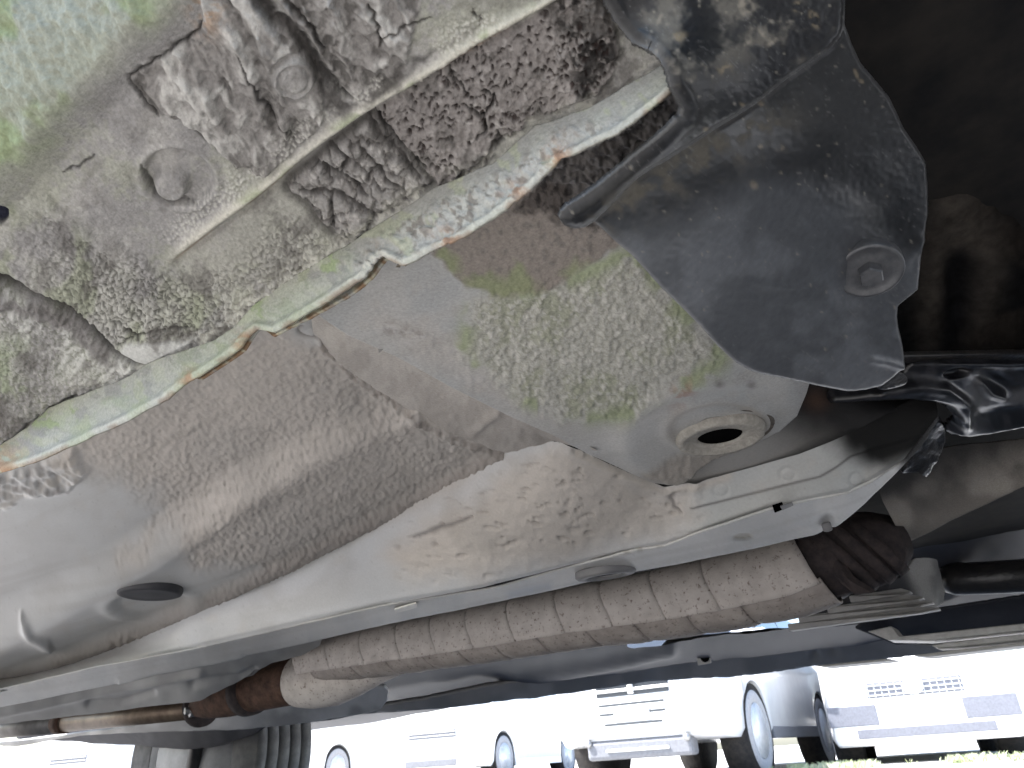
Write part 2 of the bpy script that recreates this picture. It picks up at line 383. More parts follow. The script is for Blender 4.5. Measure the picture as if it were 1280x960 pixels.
def rock_h(k):
    q = np.c_[k.x, k.y]; u = k.u; x, y = k.x, k.y
    # along-streak coordinates (streaks of the coating run down to the right)
    a = math.radians(38); st = np.c_[x*math.cos(a) + y*math.sin(a), -x*math.sin(a) + y*math.cos(a)]
    d, sg, run, _, _ = segdist(x, y, RIDGE)
    up = np.where(sg < 0, d, -d)                       # positive above the ridge
    fade = ss(0, .12, run)
    k.up = up; k.fade = fade
    h = 2.0*fbm(q, 1/60, 3, 1) + .9*fbm(q, 1/9, 3, 2)
    wr1, wr2, pit, blk = inn(k, WR1, 3, 3, 4), inn(k, WR2, 4, 4, 5), inn(k, PIT, 4, 5, 6), inn(k, BLK, 3, 3, 7)
    smo = np.maximum(1 - ss(.9, 1.2, ell(k, 224, 219, 50, 40, 12)), 1 - ss(.9, 1.2, ell(k, 368, 91, 29, 27))); wr1 = wr1*(1 - .8*smo)
    k.wr = np.maximum(wr1, wr2); k.pit = pit; k.blk = blk
    above = ss(-2, 2, up)
    k.outer = ss(-28, 28, 232 - (x*1.0 + y) + 10*fbm(q, 1/40, 2, 18))           # the outer turn of the sill, top left
    # coarse, soft dimpling on the outer turn
    o_st = np.c_[(x*.62 + y*.78)/34, (-x*.78 + y*.62)/13]
    o2 = ss(-72, 0, 212 - (x*1.0 + y)); h += 27*o2
    h += k.outer*(7*fbm(o_st, 1, 3, 9) ) + .8*k.outer*fbm(q, 1/6, 2, 19)
    # lizard skin of weathered underseal on the left
    liz = inn(k, [(-60,250),(20,236),(80,270),(130,312),(205,345),(300,280),(345,240),(420,310),(300,415),(200,452),(120,430),(60,385),(-60,345)], 22, 12, 3)
    liz *= 1 - .75*inn(k, [(225,320),(350,238),(372,262),(300,330),(240,350)], 14)
    f1, f2, _ = worley(np.c_[st[:, 0]/11, st[:, 1]/6.5] + .7*np.c_[fbm(q, 1/10, 3, 21), fbm(q, 1/10, 3, 22)], 1, 3)
    e = np.clip(f2 - f1, 0, 1)
    grow = liz*ss(-60, 210, x + .4*(y - 300))
    h += grow*(4.6*np.sqrt(e) - 2.4 + 2.5*fbm(q, 1/4, 2, 24)) + liz*2.0*fbm(np.c_[st[:, 0]/26, st[:, 1]/9], 1, 3, 23)
    k.liz = liz; k.lize = (1 - ss(.02, .22, e))*grow
    # pale streak, left
    h += 4*grv(k, [(10,236),(40,246),(80,274),(130,310),(196,346)], 9, 4, 31) - 3.0*grv(k, [(20,233),(60,243),(84,268)], 4, 3, 32) - 3*grv(k, [(50,268),(95,296),(150,340),(190,372)], 6, 6, 33)
    # wrinkled patches
    ang = math.radians(56); w_ = np.c_[(x*math.cos(ang) + y*math.sin(ang)), (-x*math.sin(ang) + y*math.cos(ang))]
    wn_ = fbm(np.c_[w_[:, 0]/95, w_[:, 1]/24] + .5*np.c_[fbm(q, 1/30, 2, 41), fbm(q, 1/30, 2, 42)], 1, 4, 43)
    k.wn = wn_
    h += k.wr*(4.5 + 15*wn_ + 1.5*fbm(q, 1/14, 2, 44)) - 1.5*above*(1 - k.wr)*(x > 150)*inn(k, WR1 , 16)
    for pl, w, a_ in (([(222,54),(236,68),(250,86),(262,110),(272,135),(286,156)], 6, 7), ([(212,69),(226,88),(242,104),(256,128)], 6, 5), ([(176,93),(196,118),(222,140)], 7, 6),
                      ([(290,30),(305,70),(318,110),(338,160)], 8, 5), ([(320,40),(340,90),(352,140),(360,165)], 8, 6), ([(415,0),(420,40),(440,90)], 8, 6), ([(380,10),(402,50),(420,85)], 6, 6), ([(455,0),(462,50),(470,90)], 7, 4)):
        h += a_*grv(k, pl, w, 5, int(w*7))
    cracks = [([(352,-20),(366,10),(392,32),(404,60)], 3, 7), ([(300,60),(312,90),(330,120),(350,150),(372,170)], 2, 4), ([(256,22),(250,36),(233,45),(218,58),(196,73),(171,87),(168,103),(181,127),(199,141)], 2.2, 7), ([(231,148),(258,166),(275,183),(300,205)], 2.4, 6),
              ([(325,-30),(330,0),(341,20),(356,27),(370,36),(381,52),(390,66),(397,84),(408,100),(425,112),(440,120)], 8, 12),
              ([(462,0),(470,18),(474,34),(478,52)], 2.2, 6), ([(120,190),(100,206),(80,214)], 1.6, 3), ([(480,40),(505,30),(540,20)], 1.4, 3), ([(590,12),(600,22),(598,32)], 1.6, 4)]
    k.crk = np.zeros(len(x))
    for pl, w, dp in cracks:
        g = grv(k, pl, w, 4, int(abs(pl[0][0])) + 3, 1/9); h -= dp*g; k.crk = np.maximum(k.crk, g)
    # raised buttons and the dished ring
    b1 = 1 - ss(.82, 1.06, ell(k, 368, 91, 27, 25) + .06*fbm(q, 1/9, 2, 51)); h += 12*b1 - 3.5*np.exp(-((ell(k, 368, 91, 22, 20) - .85)/.12)**2) + 3*np.exp(-ell(k, 366, 138, 22, 20)**2)
    r1 = ell(k, 224, 219, 46, 36, 12)
    h += -9*(1 - ss(.84, 1.02, r1)) + 2.6*np.exp(-((r1 - 1.1)/.1)**2)
    h += 13*(1 - ss(.62, 1.05, ell(k, 214, 231, 25, 20, 10)))
    rim = grv(k, [(178,203),(182,224),(194,241),(218,252),(246,252)], 1.8, 2, 53); h -= 4*rim; k.crk = np.maximum(k.crk, .8*rim)
    k.btn = np.maximum(b1, 1 - ss(.8, 1.05, r1))
    # speckle of lichen crust along the ridge
    crust = np.exp(-((up - 20)/22)**2)*(up > 0)*fade*ss(-.1, .4, fbm(q, 1/40, 2, 61) + .3*(x < 480))
    f1, f2, _ = worley(q, 1/4.6, 8); h += crust*2.6*(.6 - f1); k.crust = crust*ss(.55, .15, f1)
    dT = segdist(x, y, T_LINE)[0]; cT = ss(30, 8, dT)*ss(225, 270, x)*ss(500, 440, x)*ss(-.35, .1, fbm(q, 1/26, 2, 62)); f1, f2, cid = worley(q, 1/5.2, 9)
    h += cT*3*(.6 - f1); k.crust = np.maximum(k.crust, cT*ss(.5, .15, f1)*(cid > .3)); k.gran = cT*ss(.35, .6, f1)
    # the ridge: a beaded lip, then a drop to the lower face
    lip = 15 + 0*x
    h += fade*(5.5*np.exp(-((up - 6)/6.5)**2) + 3.0*above - 4.5*np.exp(-((up + 5)/4)**2))
    k.lip = fade*np.exp(-((up - 6)/6)**2)
    # blocky cracked sealant
    wx = q + 11*np.c_[fbm(q, 1/17, 3, 71), fbm(q, 1/17, 3, 72)]
    f1, f2, cid = worley(np.c_[(wx[:, 0]*.83 + wx[:, 1]*.56)/34, (-wx[:, 0]*.56 + wx[:, 1]*.83)/16], 1, 12)
    e = f2 - f1
    h += blk*(4.5 + 5*ss(0, .25, e) - 5 + 6*(cid - .5) + 2.8*fbm(q, 1/7, 3, 73))
    k.blkc = blk*(1 - ss(.0, .13, e))*.7
    for pl, w in (([(413,178),(424,186),(434,198),(426,216)], 3), ([(402,204),(426,218),(445,231),(461,243)], 3.5), ([(376,236),(398,240),(421,241),(449,257),(464,270)], 4.5), ([(447,175),(460,192),(471,205),(482,224),(509,240)], 3.5), ([(415,243),(413,261),(419,284)], 3),
                  ([(458,144),(482,176),(509,206),(524,226)], 6), ([(480,206),(464,214),(462,226)], 3), ([(404,203),(414,224)], 2.5)):
        g = grv(k, pl, w, 4, int(pl[0][0])); h -= 7*g*blk; k.blkc = np.maximum(k.blkc, g*blk)
    moat = np.exp(-(sdist(x, y, BLK)[0]/6)**2)*(ss(-2, 10, -up)); h -= 5.5*moat; k.blkc = np.maximum(k.blkc, .9*moat)
    # pitted brown patch
    f1, f2, cid = worley(q + 5*np.c_[fbm(q, 1/9, 2, 81), fbm(q, 1/9, 2, 82)], 1/8.5, 14)
    dens = ss(-.35, .35, fbm(q, 1/45, 2, 86)); hole = (cid > .85 - .4*dens)*ss(.12 + .34*cid, .1 + .1*cid, f1)
    f3, _, cid3 = worley(q + 3*np.c_[fbm(q, 1/6, 2, 87), fbm(q, 1/6, 2, 88)], 1/4.6, 15); hole = np.maximum(hole, (.8*dens)*(cid3 > .86)*ss(.4, .2, f3))
    rough = ss(640, 740, x + .3*y)
    h += pit*(4.5 + 3*fbm(q, 1/18, 3, 83) + 3*fbm(q, 1/5, 2, 84) - 5*hole + rough*(8*fbm(q, 1/13, 3, 85) + 2))
    k.hole = pit*hole
    for pl, w in (([(560,84),(575,101),(586,118)], 2.2), ([(581,127),(592,137),(603,144),(614,127),(616,116),(605,110)], 2), ([(603,144),(607,161),(596,169)], 2), ([(622,160),(626,171),(614,189),(601,203),(580,217),(566,228)], 3), ([(626,171),(640,166),(650,160)], 2.4), ([(471,138),(484,160),(512,190),(530,210)], 3)):
        g = grv(k, pl, w, 5, int(pl[0][1]), 1/8); h -= 8*g; k.crk = np.maximum(k.crk, g)
    # left: overlapped sheet and its torn sealant joint
    lay = inn(k, LAY, 3, 2, 91)
    h += lay*(2.5 + 2.2*fbm(q, 1/6, 3, 92))
    f1, f2, _ = worley(q + 2*np.c_[fbm(q, 1/8, 2, 96), fbm(q, 1/8, 2, 97)], 1/6.5, 18); h += lay*1.8*(f2 - f1 - .3); k.lay = lay; k.layd = lay*ss(.16, .02, f2 - f1)
    torn = inn(k, [(-60,362),(0,372),(35,380),(62,386),(92,398),(118,422),(140,444),(130,452),(100,432),(85,410),(50,402),(20,392),(-60,380)], 4, 5, 93)
    h += torn*(6*fbm(q, 1/10, 3, 94) - 2); k.torn = torn
    wid = 3.5 + 8*ss(60, -20, x)
    dg = segdist(x + 3*fbm(q, 1/12, 2, 95), y, GAP)[0]; g = np.exp(-(dg/wid)**2); h -= 15*g; k.gap = g
    for pl, w in (([(154,410),(166,420),(176,428)], 3), ([(146,431),(160,425),(174,418),(200,414),(240,408)], 1.5), ([(176,430),(210,427),(236,425)], 1.4), ([(0,560),(30,536),(60,512),(80,500),(110,492)], 2.2), ([(163,486),(168,474)], 2)):
        g = grv(k, pl, w, 3, int(pl[0][1]), 1/8); h -= 4*g; k.crk = np.maximum(k.crk, g)
    k.bare = inn(k, [(150,440),(160,428),(185,428),(240,424),(236,432),(200,450),(178,458)], 4, 3, 97)
    h -= k.bare*(h - np.median(h))*.8
    dk = ell(k, -2, 264, 13, 17); h -= 12*(1 - ss(.7, 1.1, dk)); k.dk = 1 - ss(.8, 1.05, dk)
    return h*u*1.25
def rock_c(k):
    q = np.c_[k.x, k.y]; x, y = k.x, k.y; n1 = fbm(q, 1/50, 4, 101); n2 = fbm(q, 1/7, 3, 102); n3 = fbm(q, 1/110, 3, 103)
    c = mixc(GREY, (.38, .37, .35), ss(-.4, .5, n1 + .5*n2))
    c = mixc(c, (.3, .315, .235), .5*ss(.05, .5, n3 + .25*n2)*(1 - k.wr)*(1 - k.pit))
    rgh_ = np.clip(.25 + .75*np.maximum.reduce([k.liz, k.crust, k.pit, ss(60, 20, segdist(x, y, T_LINE)[0]), k.lay, .6*k.blk]), 0, 1)*(1 - k.outer)
    c = c*(1 + (.08 + .14*rgh_[:, None])*fbm(q, 1/3.2, 2, 131)[:, None]); c = mixc(c, (.5, .49, .45), ss(.3, .6, fbm(q, 1/4, 3, 132))*.5*rgh_); c = mixc(c, (.13, .12, .11), ss(.36, .62, fbm(q, 1/5, 3, 133) + .1*n1)*.6*rgh_)
    c = mixc(c, (.265, .28, .225), k.outer*.9); c = mixc(c, (.22, .275, .14), k.outer*ss(0, .5, fbm(q, 1/45, 3, 104))*.7)
    c = mixc(c, (.25, .238, .225), k.wr*.85); c = mixc(c, (.47, .46, .435), k.wr*ss(.02, .35, k.wn + .35*fbm(q, 1/24, 3, 105))*.85); c = mixc(c, (.1, .094, .088), k.wr*ss(-.05, -.4, k.wn + .4*n2)*.8)  # wrinkle crests paled, hollows darkened: highlights and shade put into the colour
    c = mixc(c, (.43, .43, .385), k.liz*.6*ss(-.3, .4, n1)); c = mixc(c, (.31, .335, .235), k.liz*ss(.05, .45, fbm(q, 1/34, 3, 106))*.6)
    c = mixc(c, (.07, .07, .06), .85*k.lize)
    low = ss(2, -4, k.up)*k.fade
    c = mixc(c, (.33, .32, .295), low*.5)
    c = mixc(c, (.215, .198, .188), k.pit*.95); c = mixc(c, (.3, .28, .265), k.pit*ss(0, .5, n1)*.6)
    wh = k.pit*ss(690, 640, x)*ss(.25, .6, fbm(q, 1/9, 3, 107)); c = mixc(c, (.42, .4, .38), wh*.5)
    blackseal = inn(k, cr([(660,-40),(690,14),(705,60),(716,92),(730,118),(752,108),(778,66),(768,26),(750,-40)], 3, True), 12, 14, 108, 1/14)
    c = mixc(c, TAR, blackseal*ss(-.35, .15, fbm(q, 1/8, 3, 109) + .1 - .3*ss(740, 700, x)))
    c = mixc(c, (.26, .25, .24), k.blk*.75); c = mixc(c, (.19, .175, .165), k.blk*ss(0, .4, n2)*.5); c = mixc(c, (.48, .46, .43), k.blk*ss(.2, .5, fbm(q, 1/5, 3, 134))*.6)
    c = mixc(c, (.05, .046, .044), np.clip(k.blkc, 0, 1)*.85)
    c = mixc(c, TAR, k.crk*.9); c = mixc(c, (.035, .024, .022), k.hole*.85)
    c = mixc(c, (.12, .115, .1), k.gran*.6); c = mixc(c, WHITE, k.crust*.8); c = mixc(c, (.6, .58, .5), k.lip*.75)
    c = mixc(c, (.33, .37, .24), k.lip*ss(.15, .4, fbm(q, 1/30, 2, 110))*.7); c = mixc(c, (.3, .17, .09), .5*np.exp(-((k.up + 1)/2.4)**2)*k.fade*ss(0, .4, fbm(q, 1/60, 2, 111)))
    nearT = ss(30, 4, segdist(x, y, T_LINE)[0]); c = mixc(c, (.52, .51, .45), nearT*ss(-.3, .3, n2 + n1)*.75)
    dkb = inn(k, cr([(330,-40),(335,10),(372,36),(398,92),(440,128),(500,104),(520,70),(545,62),(470,112),(432,140),(408,128),(384,70),(356,34),(318,8),(310,-40)], 3, True), 6, 7, 112, 1/12); c = mixc(c, (.075, .07, .066), dkb*.9)
    c = mixc(c, (.4, .41, .36), k.lay*.6*ss(-.3, .4, n1)); c = mixc(c, (.32, .37, .25), k.lay*ss(.2, .5, n3 + n2*.3)*.6); c = mixc(c, (.14, .15, .11), k.layd*.7)
    c = mixc(c, (.55, .55, .52), k.lay*ss(60, 0, y - 385 - .5*x)*ss(0, .3, n2)*.8)
    c = mixc(c, (.21, .2, .195), k.torn*.85); c = mixc(c, TAR, k.gap*.95); c = mixc(c, (.45, .45, .43), k.bare); c = mixc(c, (.03, .032, .05), k.dk)
    rs = np.exp(-ell(k, 262, 10, 18, 30)**2)*ss(-.2, .3, n2); c = mixc(c, (.33, .22, .14), rs*.8)
    grime = ss(.05, .5, fbm(q, 1/28, 4, 141) + .35*n2)*ss(120, 260, x + .5*y); c = mixc(c, (.12, .112, .105), grime*(.25 + .45*rgh_)*(1 - k.lip)); c = c*.93
    return c, .82 - .2*k.bare
patch('sill_underside', CAR, [(-50,-50),(778,-50),(785,20),(806,44),(845,84)] + T_LINE[::-1][1:] + [(-50,592)],
      [(c[0], c[1], 'y', .137) for c in T_LINE[::3]] + [(222,320,.166),(430,157,.167),(600,52,.168),(700,0,.168),(780,-40,.166),(210,0,.173),(105,105,.173),(0,210,.174),(0,0,.197),(-50,-50,.215),(-50,100,.192),(100,-50,.194),(-50,330,.17)],
      1.55, M_coat, rock_h, rock_c)

# ---- welded seam flange hanging under the sill: outer sheet, then the inner sheet behind it
def fl_h(k):
    q = np.c_[k.x, k.y]
    d = segdist(k.x, k.y, B_LINE)[0]; k.d = d
    h = 2.2*fbm(q, 1/30, 3, 201) + 2.6*fbm(q, 1/7, 3, 202)
    k.crust = inn(k, [(430,320),(520,270),(600,230),(650,200),(700,160),(770,150),(700,195),(640,245),(560,300),(500,330),(440,350)], 12, 8, 203)
    h += k.crust*(4*fbm(q, 1/9, 3, 204) + 1) - 2.2*fbm(q, 1/7, 3, 202)*(1 - k.crust)
    h += 3.0*np.exp(-((d - 5)/4.5)**2) - 2*np.exp(-((d - 15)/5)**2)
    h -= 3*grv(k, [(520,285),(535,280),(545,284)], 2, 3, 5) + 3*grv(k, [(540,304),(556,292),(566,284)], 2.4, 3, 6)
    return h*k.u
def fl_c(k):
    q = np.c_[k.x, k.y]; n1 = fbm(q, 1/34, 4, 211); n2 = fbm(q, 1/7, 3, 212)
    c = mixc((.3, .3, .275), (.38, .385, .335), ss(-.3, .3, n1)); c = mixc(c, (.45, .44, .41), k.crust*.7)
    c = mixc(c, (.3, .295, .275), ss(30, 4, segdist(k.x, k.y, T_LINE)[0] + 10*n1)*.85)
    c = mixc(c, (.3, .36, .2), ss(.02, .3, fbm(q, 1/40, 3, 213) + .3*n2)*(k.x < 460)*.85*ss(4, 14, k.d))
    c = mixc(c, (.37, .39, .26), ss(.1, .35, fbm(q, 1/22, 3, 216))*.5)
    c = mixc(c, (.68, .66, .56), np.exp(-((k.d - 4)/3.5)**2)*.45)
    pf = ss(.0, .05, fbm(q, 1/20, 4, 218) - .02)*ss(470, 420, k.x)*ss(5, 12, k.d); c = mixc(c, (.27, .31, .2), ss(470, 420, k.x)*.45*ss(-.2, .3, n1)); c = mixc(c, (.4, .4, .345), pf*.6)
    pf2 = ss(.02, .0, np.abs(fbm(q, 1/20, 4, 218) - .03))*ss(470, 420, k.x); c = mixc(c, (.17, .175, .12), pf2*.3); c = c*.86
    c = mixc(c, (.24, .215, .19), k.crust*ss(.12, .45, n2)*.8)
    dr = ss(-.05, .25, fbm(q, 1/26, 3, 214)); edge = ss(5, 1, k.d)
    c = mixc(c, (.2, .14, .1), edge*dr*.6)
    for cx, cy, r in ((632,246,7),(648,238,12),(306,428,13),(238,475,12),(0,588,30),(700,196,16),(560,300,14)):
        c = mixc(c, (.3, .15, .075), np.exp(-((k.x - cx)**2 + (k.y - cy)**2)/r**2)*ss(-.4, .2, n2)*.75)
    c = mixc(c, (.14, .13, .115), ss(.2, .5, n2 + .4*n1)*.5*(.15 + .85*k.crust))
    return c, .75
SF = patch('seam_flange', CAR, [(p[0], p[1] - 3) for p in T_LINE] + B_LINE[::-1], [(c[0], c[1], 'y', .1355) for c in ((0,580),(160,500),(300,425),(430,340),(544,270),(640,230),(750,150),(850,85))], 1.6, M_coat, fl_h, fl_c, thick=.0012)
I_LINE = [(322,404),(340,420),(383,399),(400,389),(437,369),(464,347),(474,333),(482,324),(500,318),(500,300),(430,340),(380,370)]
def in_c(k):
    q = np.c_[k.x, k.y]; d = sdist(k.x, k.y, I_LINE)[0]
    c = mixc((.34, .34, .31), (.42, .4, .3), ss(-.3, .3, fbm(q, 1/14, 3, 221))); return mixc(c, (.24, .16, .1), ss(6, 1, d)*ss(-.3, .2, fbm(q, 1/9, 3, 222))), .8
patch('inner_seam_sheet', SF, I_LINE, [(c[0], c[1], 'y', .1415) for c in ((330,410),(430,345),(490,310),(400,380))], 1.7, M_coat, lambda k: 1.5*fbm(np.c_[k.x, k.y], 1/14, 3, 223)*k.u, in_c, thick=.0012)
IN2 = [(236,470),(250,474),(284,452),(304,438),(318,416),(330,405),(300,420),(260,445)]
patch('inner_seam_sheet', SF, IN2, [(c[0], c[1], 'y', .1415) for c in ((240,470),(300,430),(270,450),(330,400))], 1.7, M_coat, None, in_c, thick=.0012)

# ---- floor pan between sill and frame rail
RAILTOP = [(-50,858),(0,840),(100,800),(240,744),(320,707),(400,674),(480,642),(560,604),(625,566)]
SWAGE = cr([(-50,785),(0,768),(60,738),(120,705),(210,655),(292,602),(360,566),(430,535),(500,512)])
def floor_h(k):
    P = k.P*1.0; q = np.c_[k.x, k.y]; u = k.u
    d, sg, run, _, _ = segdist(k.x, k.y, SWAGE); s = np.where(sg > 0, d, -d); k.sw = s
    w = 26 + 0*d
    h = (22*ss(-20, 20, s)*(1 - .75*ss(.6, 1, run)) + 4*np.exp(-((s - 16)/14)**2))*ss(130, 30, s - 70)
    tex = np.clip(ss(590, 640, k.y + .75*(k.x - 200)*.55 + 30*fbm(q, 1/60, 3, 301)), 0, 1)
    tex = 1 - (1 - tex)*ss(220, 160, k.x - (640 - k.y)*.9 + 30*fbm(q, 1/30, 2, 305)); tex = np.maximum(tex, inn(k, [(60,560),(330,400),(640,560),(330,690),(240,650),(200,620)], 30, 16, 302))
    smooth = inn(k, [(-60,640),(60,612),(150,616),(205,640),(150,690),(230,650),(245,690),(330,690),(240,742),(-60,860)], 16, 10, 303)
    tex = tex*(1 - smooth); k.tex = tex
    h += tex*(2.6*fbm(P, 380, 3, 304) + 1.3*fbm(P, 800, 2, 306)) + .5*fbm(P, 25, 2, 307)
    # joint bead at the rail
    dr = segdist(k.x, k.y, RAILTOP)[0]; h += 3*np.exp(-(dr/9)**2) - 3*np.exp(-((dr - 14)/7)**2)
    # torn sealer at the left edge
    lump = inn(k, [(-60,600),(30,585),(90,560),(110,590),(85,612),(50,618),(20,630),(-60,660)], 5, 6, 308)
    h += lump*(4 + 8*fbm(np.c_[q[:, 0]*.5 - q[:, 1], q[:, 0]*.6 + q[:, 1]*.3], 1/16, 4, 309) + 1.5*fbm(q, 1/6, 2, 310)); k.lump = lump
    # pressed recess of the plug, small dents
    r = ell(k, 192, 732, 46, 17, -2); h += -4*(1 - ss(.8, 1.1, r)) + 2.5*np.exp(-((r - 1.25)/.2)**2)
    k.pl = r
    h += 5*np.exp(-ell(k, 70, 786, 26, 9, 8)**2) + 5*grv(k, [(30,755),(45,772),(70,784)], 5)
    r2 = ell(k, 386, 413, 15, 8); h += -3*np.exp(-((r2 - .9)/.16)**2)*(k.y > 407)
    k.clip = np.exp(-((r2 - .9)/.16)**2)*(k.y > 407)
    k.dj = segdist(k.x, k.y, [(392,420),(450,475),(501,508),(551,538),(615,560),(628,566)])[0]
    h += 3.5*np.exp(-(k.dj/7)**2)*(1 + .8*fbm(q, 1/7, 2, 312)) + 2.5*tex*ss(70, 10, k.dj)*fbm(q, 1/9, 3, 313)
    return h*u
def floor_c(k):
    q = np.c_[k.x, k.y]; n1 = fbm(q, 1/70, 4, 321); n2 = fbm(k.P, 500, 3, 322)
    c = mixc((.41, .415, .41), DUST, np.clip(k.tex*.9 + .12 + .2*n1, 0, 1)); c = mixc(c, (.345, .318, .292), k.tex*ss(-.1, .5, n2)*.35)
    c = mixc(c, (.5, .465, .428), k.tex*ss(-.2, .5, n1)*.5)
    c = mixc(c, (.2, .18, .165), k.lump*ss(0, .4, fbm(q, 1/10, 3, 323))*.7); c = mixc(c, (.4, .36, .31), k.lump*ss(.1, -.3, fbm(q, 1/10, 3, 323))*.6)
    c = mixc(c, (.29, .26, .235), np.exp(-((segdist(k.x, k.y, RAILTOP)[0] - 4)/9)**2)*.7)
    c = mixc(c, (.16, .15, .14), k.clip*.8); c = mixc(c, (.2, .175, .155), np.exp(-((k.dj - 2)/4)**2)*ss(-.2, .3, fbm(q, 1/9, 2, 324))*.7)
    c = film(k, c, .6, 900)
    return c, .36 + .46*k.tex
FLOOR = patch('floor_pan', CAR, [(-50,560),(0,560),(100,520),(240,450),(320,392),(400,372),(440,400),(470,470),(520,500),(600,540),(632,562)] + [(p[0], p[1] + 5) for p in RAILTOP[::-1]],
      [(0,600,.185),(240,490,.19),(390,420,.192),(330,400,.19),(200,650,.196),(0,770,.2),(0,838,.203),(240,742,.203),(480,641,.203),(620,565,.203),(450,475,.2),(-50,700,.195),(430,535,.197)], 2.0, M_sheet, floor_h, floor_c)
def plane_at(x, y, z): return at(x, y, Z=z)
pc = at(188, 739, Z=.1785); 
lathe('drain_plug', pc, (0, 0, -1), [(.031,-.012),(.031,.001),(.030,.0035),(.027,.0045),(.024,.004),(.012,.0048),(.0,.005)], M_plug, FLOOR, 36)

# ---- frame rail: dusty side, grey underside, lapped front end
RU = [(625,566),(660,556),(700,553),(735,567),(785,590),(830,608),(867,602),(905,592),(950,580),(1000,566),(1040,550),(1080,532),(1111,512),(1140,500),(1168,496)]
CREASE = [(-50,872),(0,862),(120,834),(240,812),(360,784),(480,757),(601,737),(670,720),(736,703),(780,692),(830,683),(880,664),(961,637),(1010,626),(1060,616),(1090,602),(1130,575),(1172,520)]
def rs_h(k):
    P, q, u = k.P, np.c_[k.x, k.y], k.u; x, y = k.x, k.y
    beige = inn(k, cr([(480,690),(540,648),(600,610),(650,575),(700,556),(760,578),(830,610),(866,602),(872,640),(850,660),(800,676),(700,700),(600,720),(520,722)], 3, True), 24, 14, 401, 1/40); k.be = beige
    e = np.abs(fbm(np.c_[(x + 2*y)/34, (y + .12*x)/11], 1, 3, 402))*2.2
    sel = inn(k, cr([(560,640),(620,605),(690,580),(760,610),(840,630),(850,655),(770,655),(690,665),(600,668)], 3, True), 22, 14, 404, 1/25)*ss(-.15, .25, fbm(q, 1/34, 2, 405))
    k.fl = sel*(1 - ss(.02, .22, e))*ss(-.1, .25, fbm(q, 1/15, 3, 409)); k.fl = np.maximum(k.fl, beige*ss(.42, .55, fbm(np.c_[x/16, y/6], 1, 3, 410))*.7)
    st = fbm(np.c_[(x + .2*y)/26, (y - .2*x)/7], 1, 3, 406)
    h = beige*(1.0*st + 1.3*fbm(q, 1/10, 3, 407)) - 4.5*k.fl + .5*fbm(P, 60, 2, 408)
    g = grv(k, [(515,671),(540,664),(565,657),(590,645)], 3, 3, 9); h -= 3*g; k.g = g
    lap = ss(-1.5, 1.5, -(segdist(x, y, [(864,635),(905,625),(950,614),(985,605),(1025,595),(1045,583),(1062,570),(1090,561),(1111,556),(1156,543)])[1]*segdist(x, y, [(864,635),(905,625),(950,614),(985,605),(1025,595),(1045,583),(1062,570),(1090,561),(1111,556),(1156,543)])[0]))*ss(860, 868, x)
    h += 3.2*lap
    dl = segdist(x, y, [(864,635),(950,614),(1025,595),(1062,570),(1156,543)])[0]*0 + segdist(x, y, [(864,635),(905,625),(950,614),(985,605),(1025,595),(1045,583),(1062,570),(1090,561),(1111,556),(1156,543)])[0]; k.seam = np.exp(-(dl/1.6)**2)*(x > 862)
    for cx, cy in ((902,611),(985,592),(1072,600)):
        r = ell(k, cx, cy, 9, 8); h += -1.4*np.exp(-((r - 1)/.2)**2)
    h -= 3*grv(k, [(846,614),(838,622),(842,634),(852,640)], 3, 2, 5); k.g = np.maximum(k.g, grv(k, [(846,614),(838,622),(842,634),(852,640)], 2.6, 2, 5))
    dt = segdist(x, y, RU[:7])[0]; h += 3.2*np.exp(-((dt - 6)/6)**2)*(x > 690)
    h -= 5*np.exp(-ell(k, 686, 553, 22, 8, 15)**2)
    h += 2*np.exp(-(segdist(x, y, CREASE)[0]/7)**2) - 5*ss(10, 0, segdist(x, y, CREASE)[0])**2
    return h*u
def rs_c(k):
    q = np.c_[k.x, k.y]; n1 = fbm(q, 1/60, 4, 411)
    c = mixc((.47, .475, .475), (.48, .445, .405), np.clip(k.be*1.0 + .1*n1, 0, 1)); c = mixc(c, (.25, .225, .2), k.fl*.65)
    c = mixc(c, (.36, .37, .36), ss(840, 900, k.x)*.8)
    c = mixc(c, (.14, .13, .125), np.maximum(k.g, k.seam)*.8)
    c = film(k, c, .55, 930)
    ov = ss(0, 70, k.x - 1020 + 1.3*(560 - k.y) + 18*fbm(q, 1/40, 3, 412))*ss(-10, 30, 600 - k.y - .35*(k.x - 1100)); c = mixc(c, (.012, .012, .012), np.clip(ov, 0, 1))
    c = mixc(c, (.46, .42, .37), np.exp(-((segdist(k.x, k.y, RU[:8])[0] - 5)/6)**2)*(k.x > 720)*.7)
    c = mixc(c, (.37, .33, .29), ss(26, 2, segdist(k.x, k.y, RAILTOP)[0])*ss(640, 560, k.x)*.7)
    return c, .34 + .48*k.be + .5*np.clip(ov, 0, 1)
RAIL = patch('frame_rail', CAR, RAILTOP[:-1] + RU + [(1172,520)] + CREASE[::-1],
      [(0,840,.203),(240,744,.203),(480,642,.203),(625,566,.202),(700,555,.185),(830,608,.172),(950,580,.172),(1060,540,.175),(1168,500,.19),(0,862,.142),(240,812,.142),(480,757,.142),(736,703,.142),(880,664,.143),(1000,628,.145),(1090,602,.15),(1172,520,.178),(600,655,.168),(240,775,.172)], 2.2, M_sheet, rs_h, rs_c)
BOT = [(-50,896),(0,884),(130,858),(240,834),(330,815),(400,800),(480,781),(534,770),(620,753),(696,737),(780,717),(860,703),(942,686),(1000,672),(1027,667),(1045,660),(1080,630),(1119,592),(1150,560),(1174,524)]
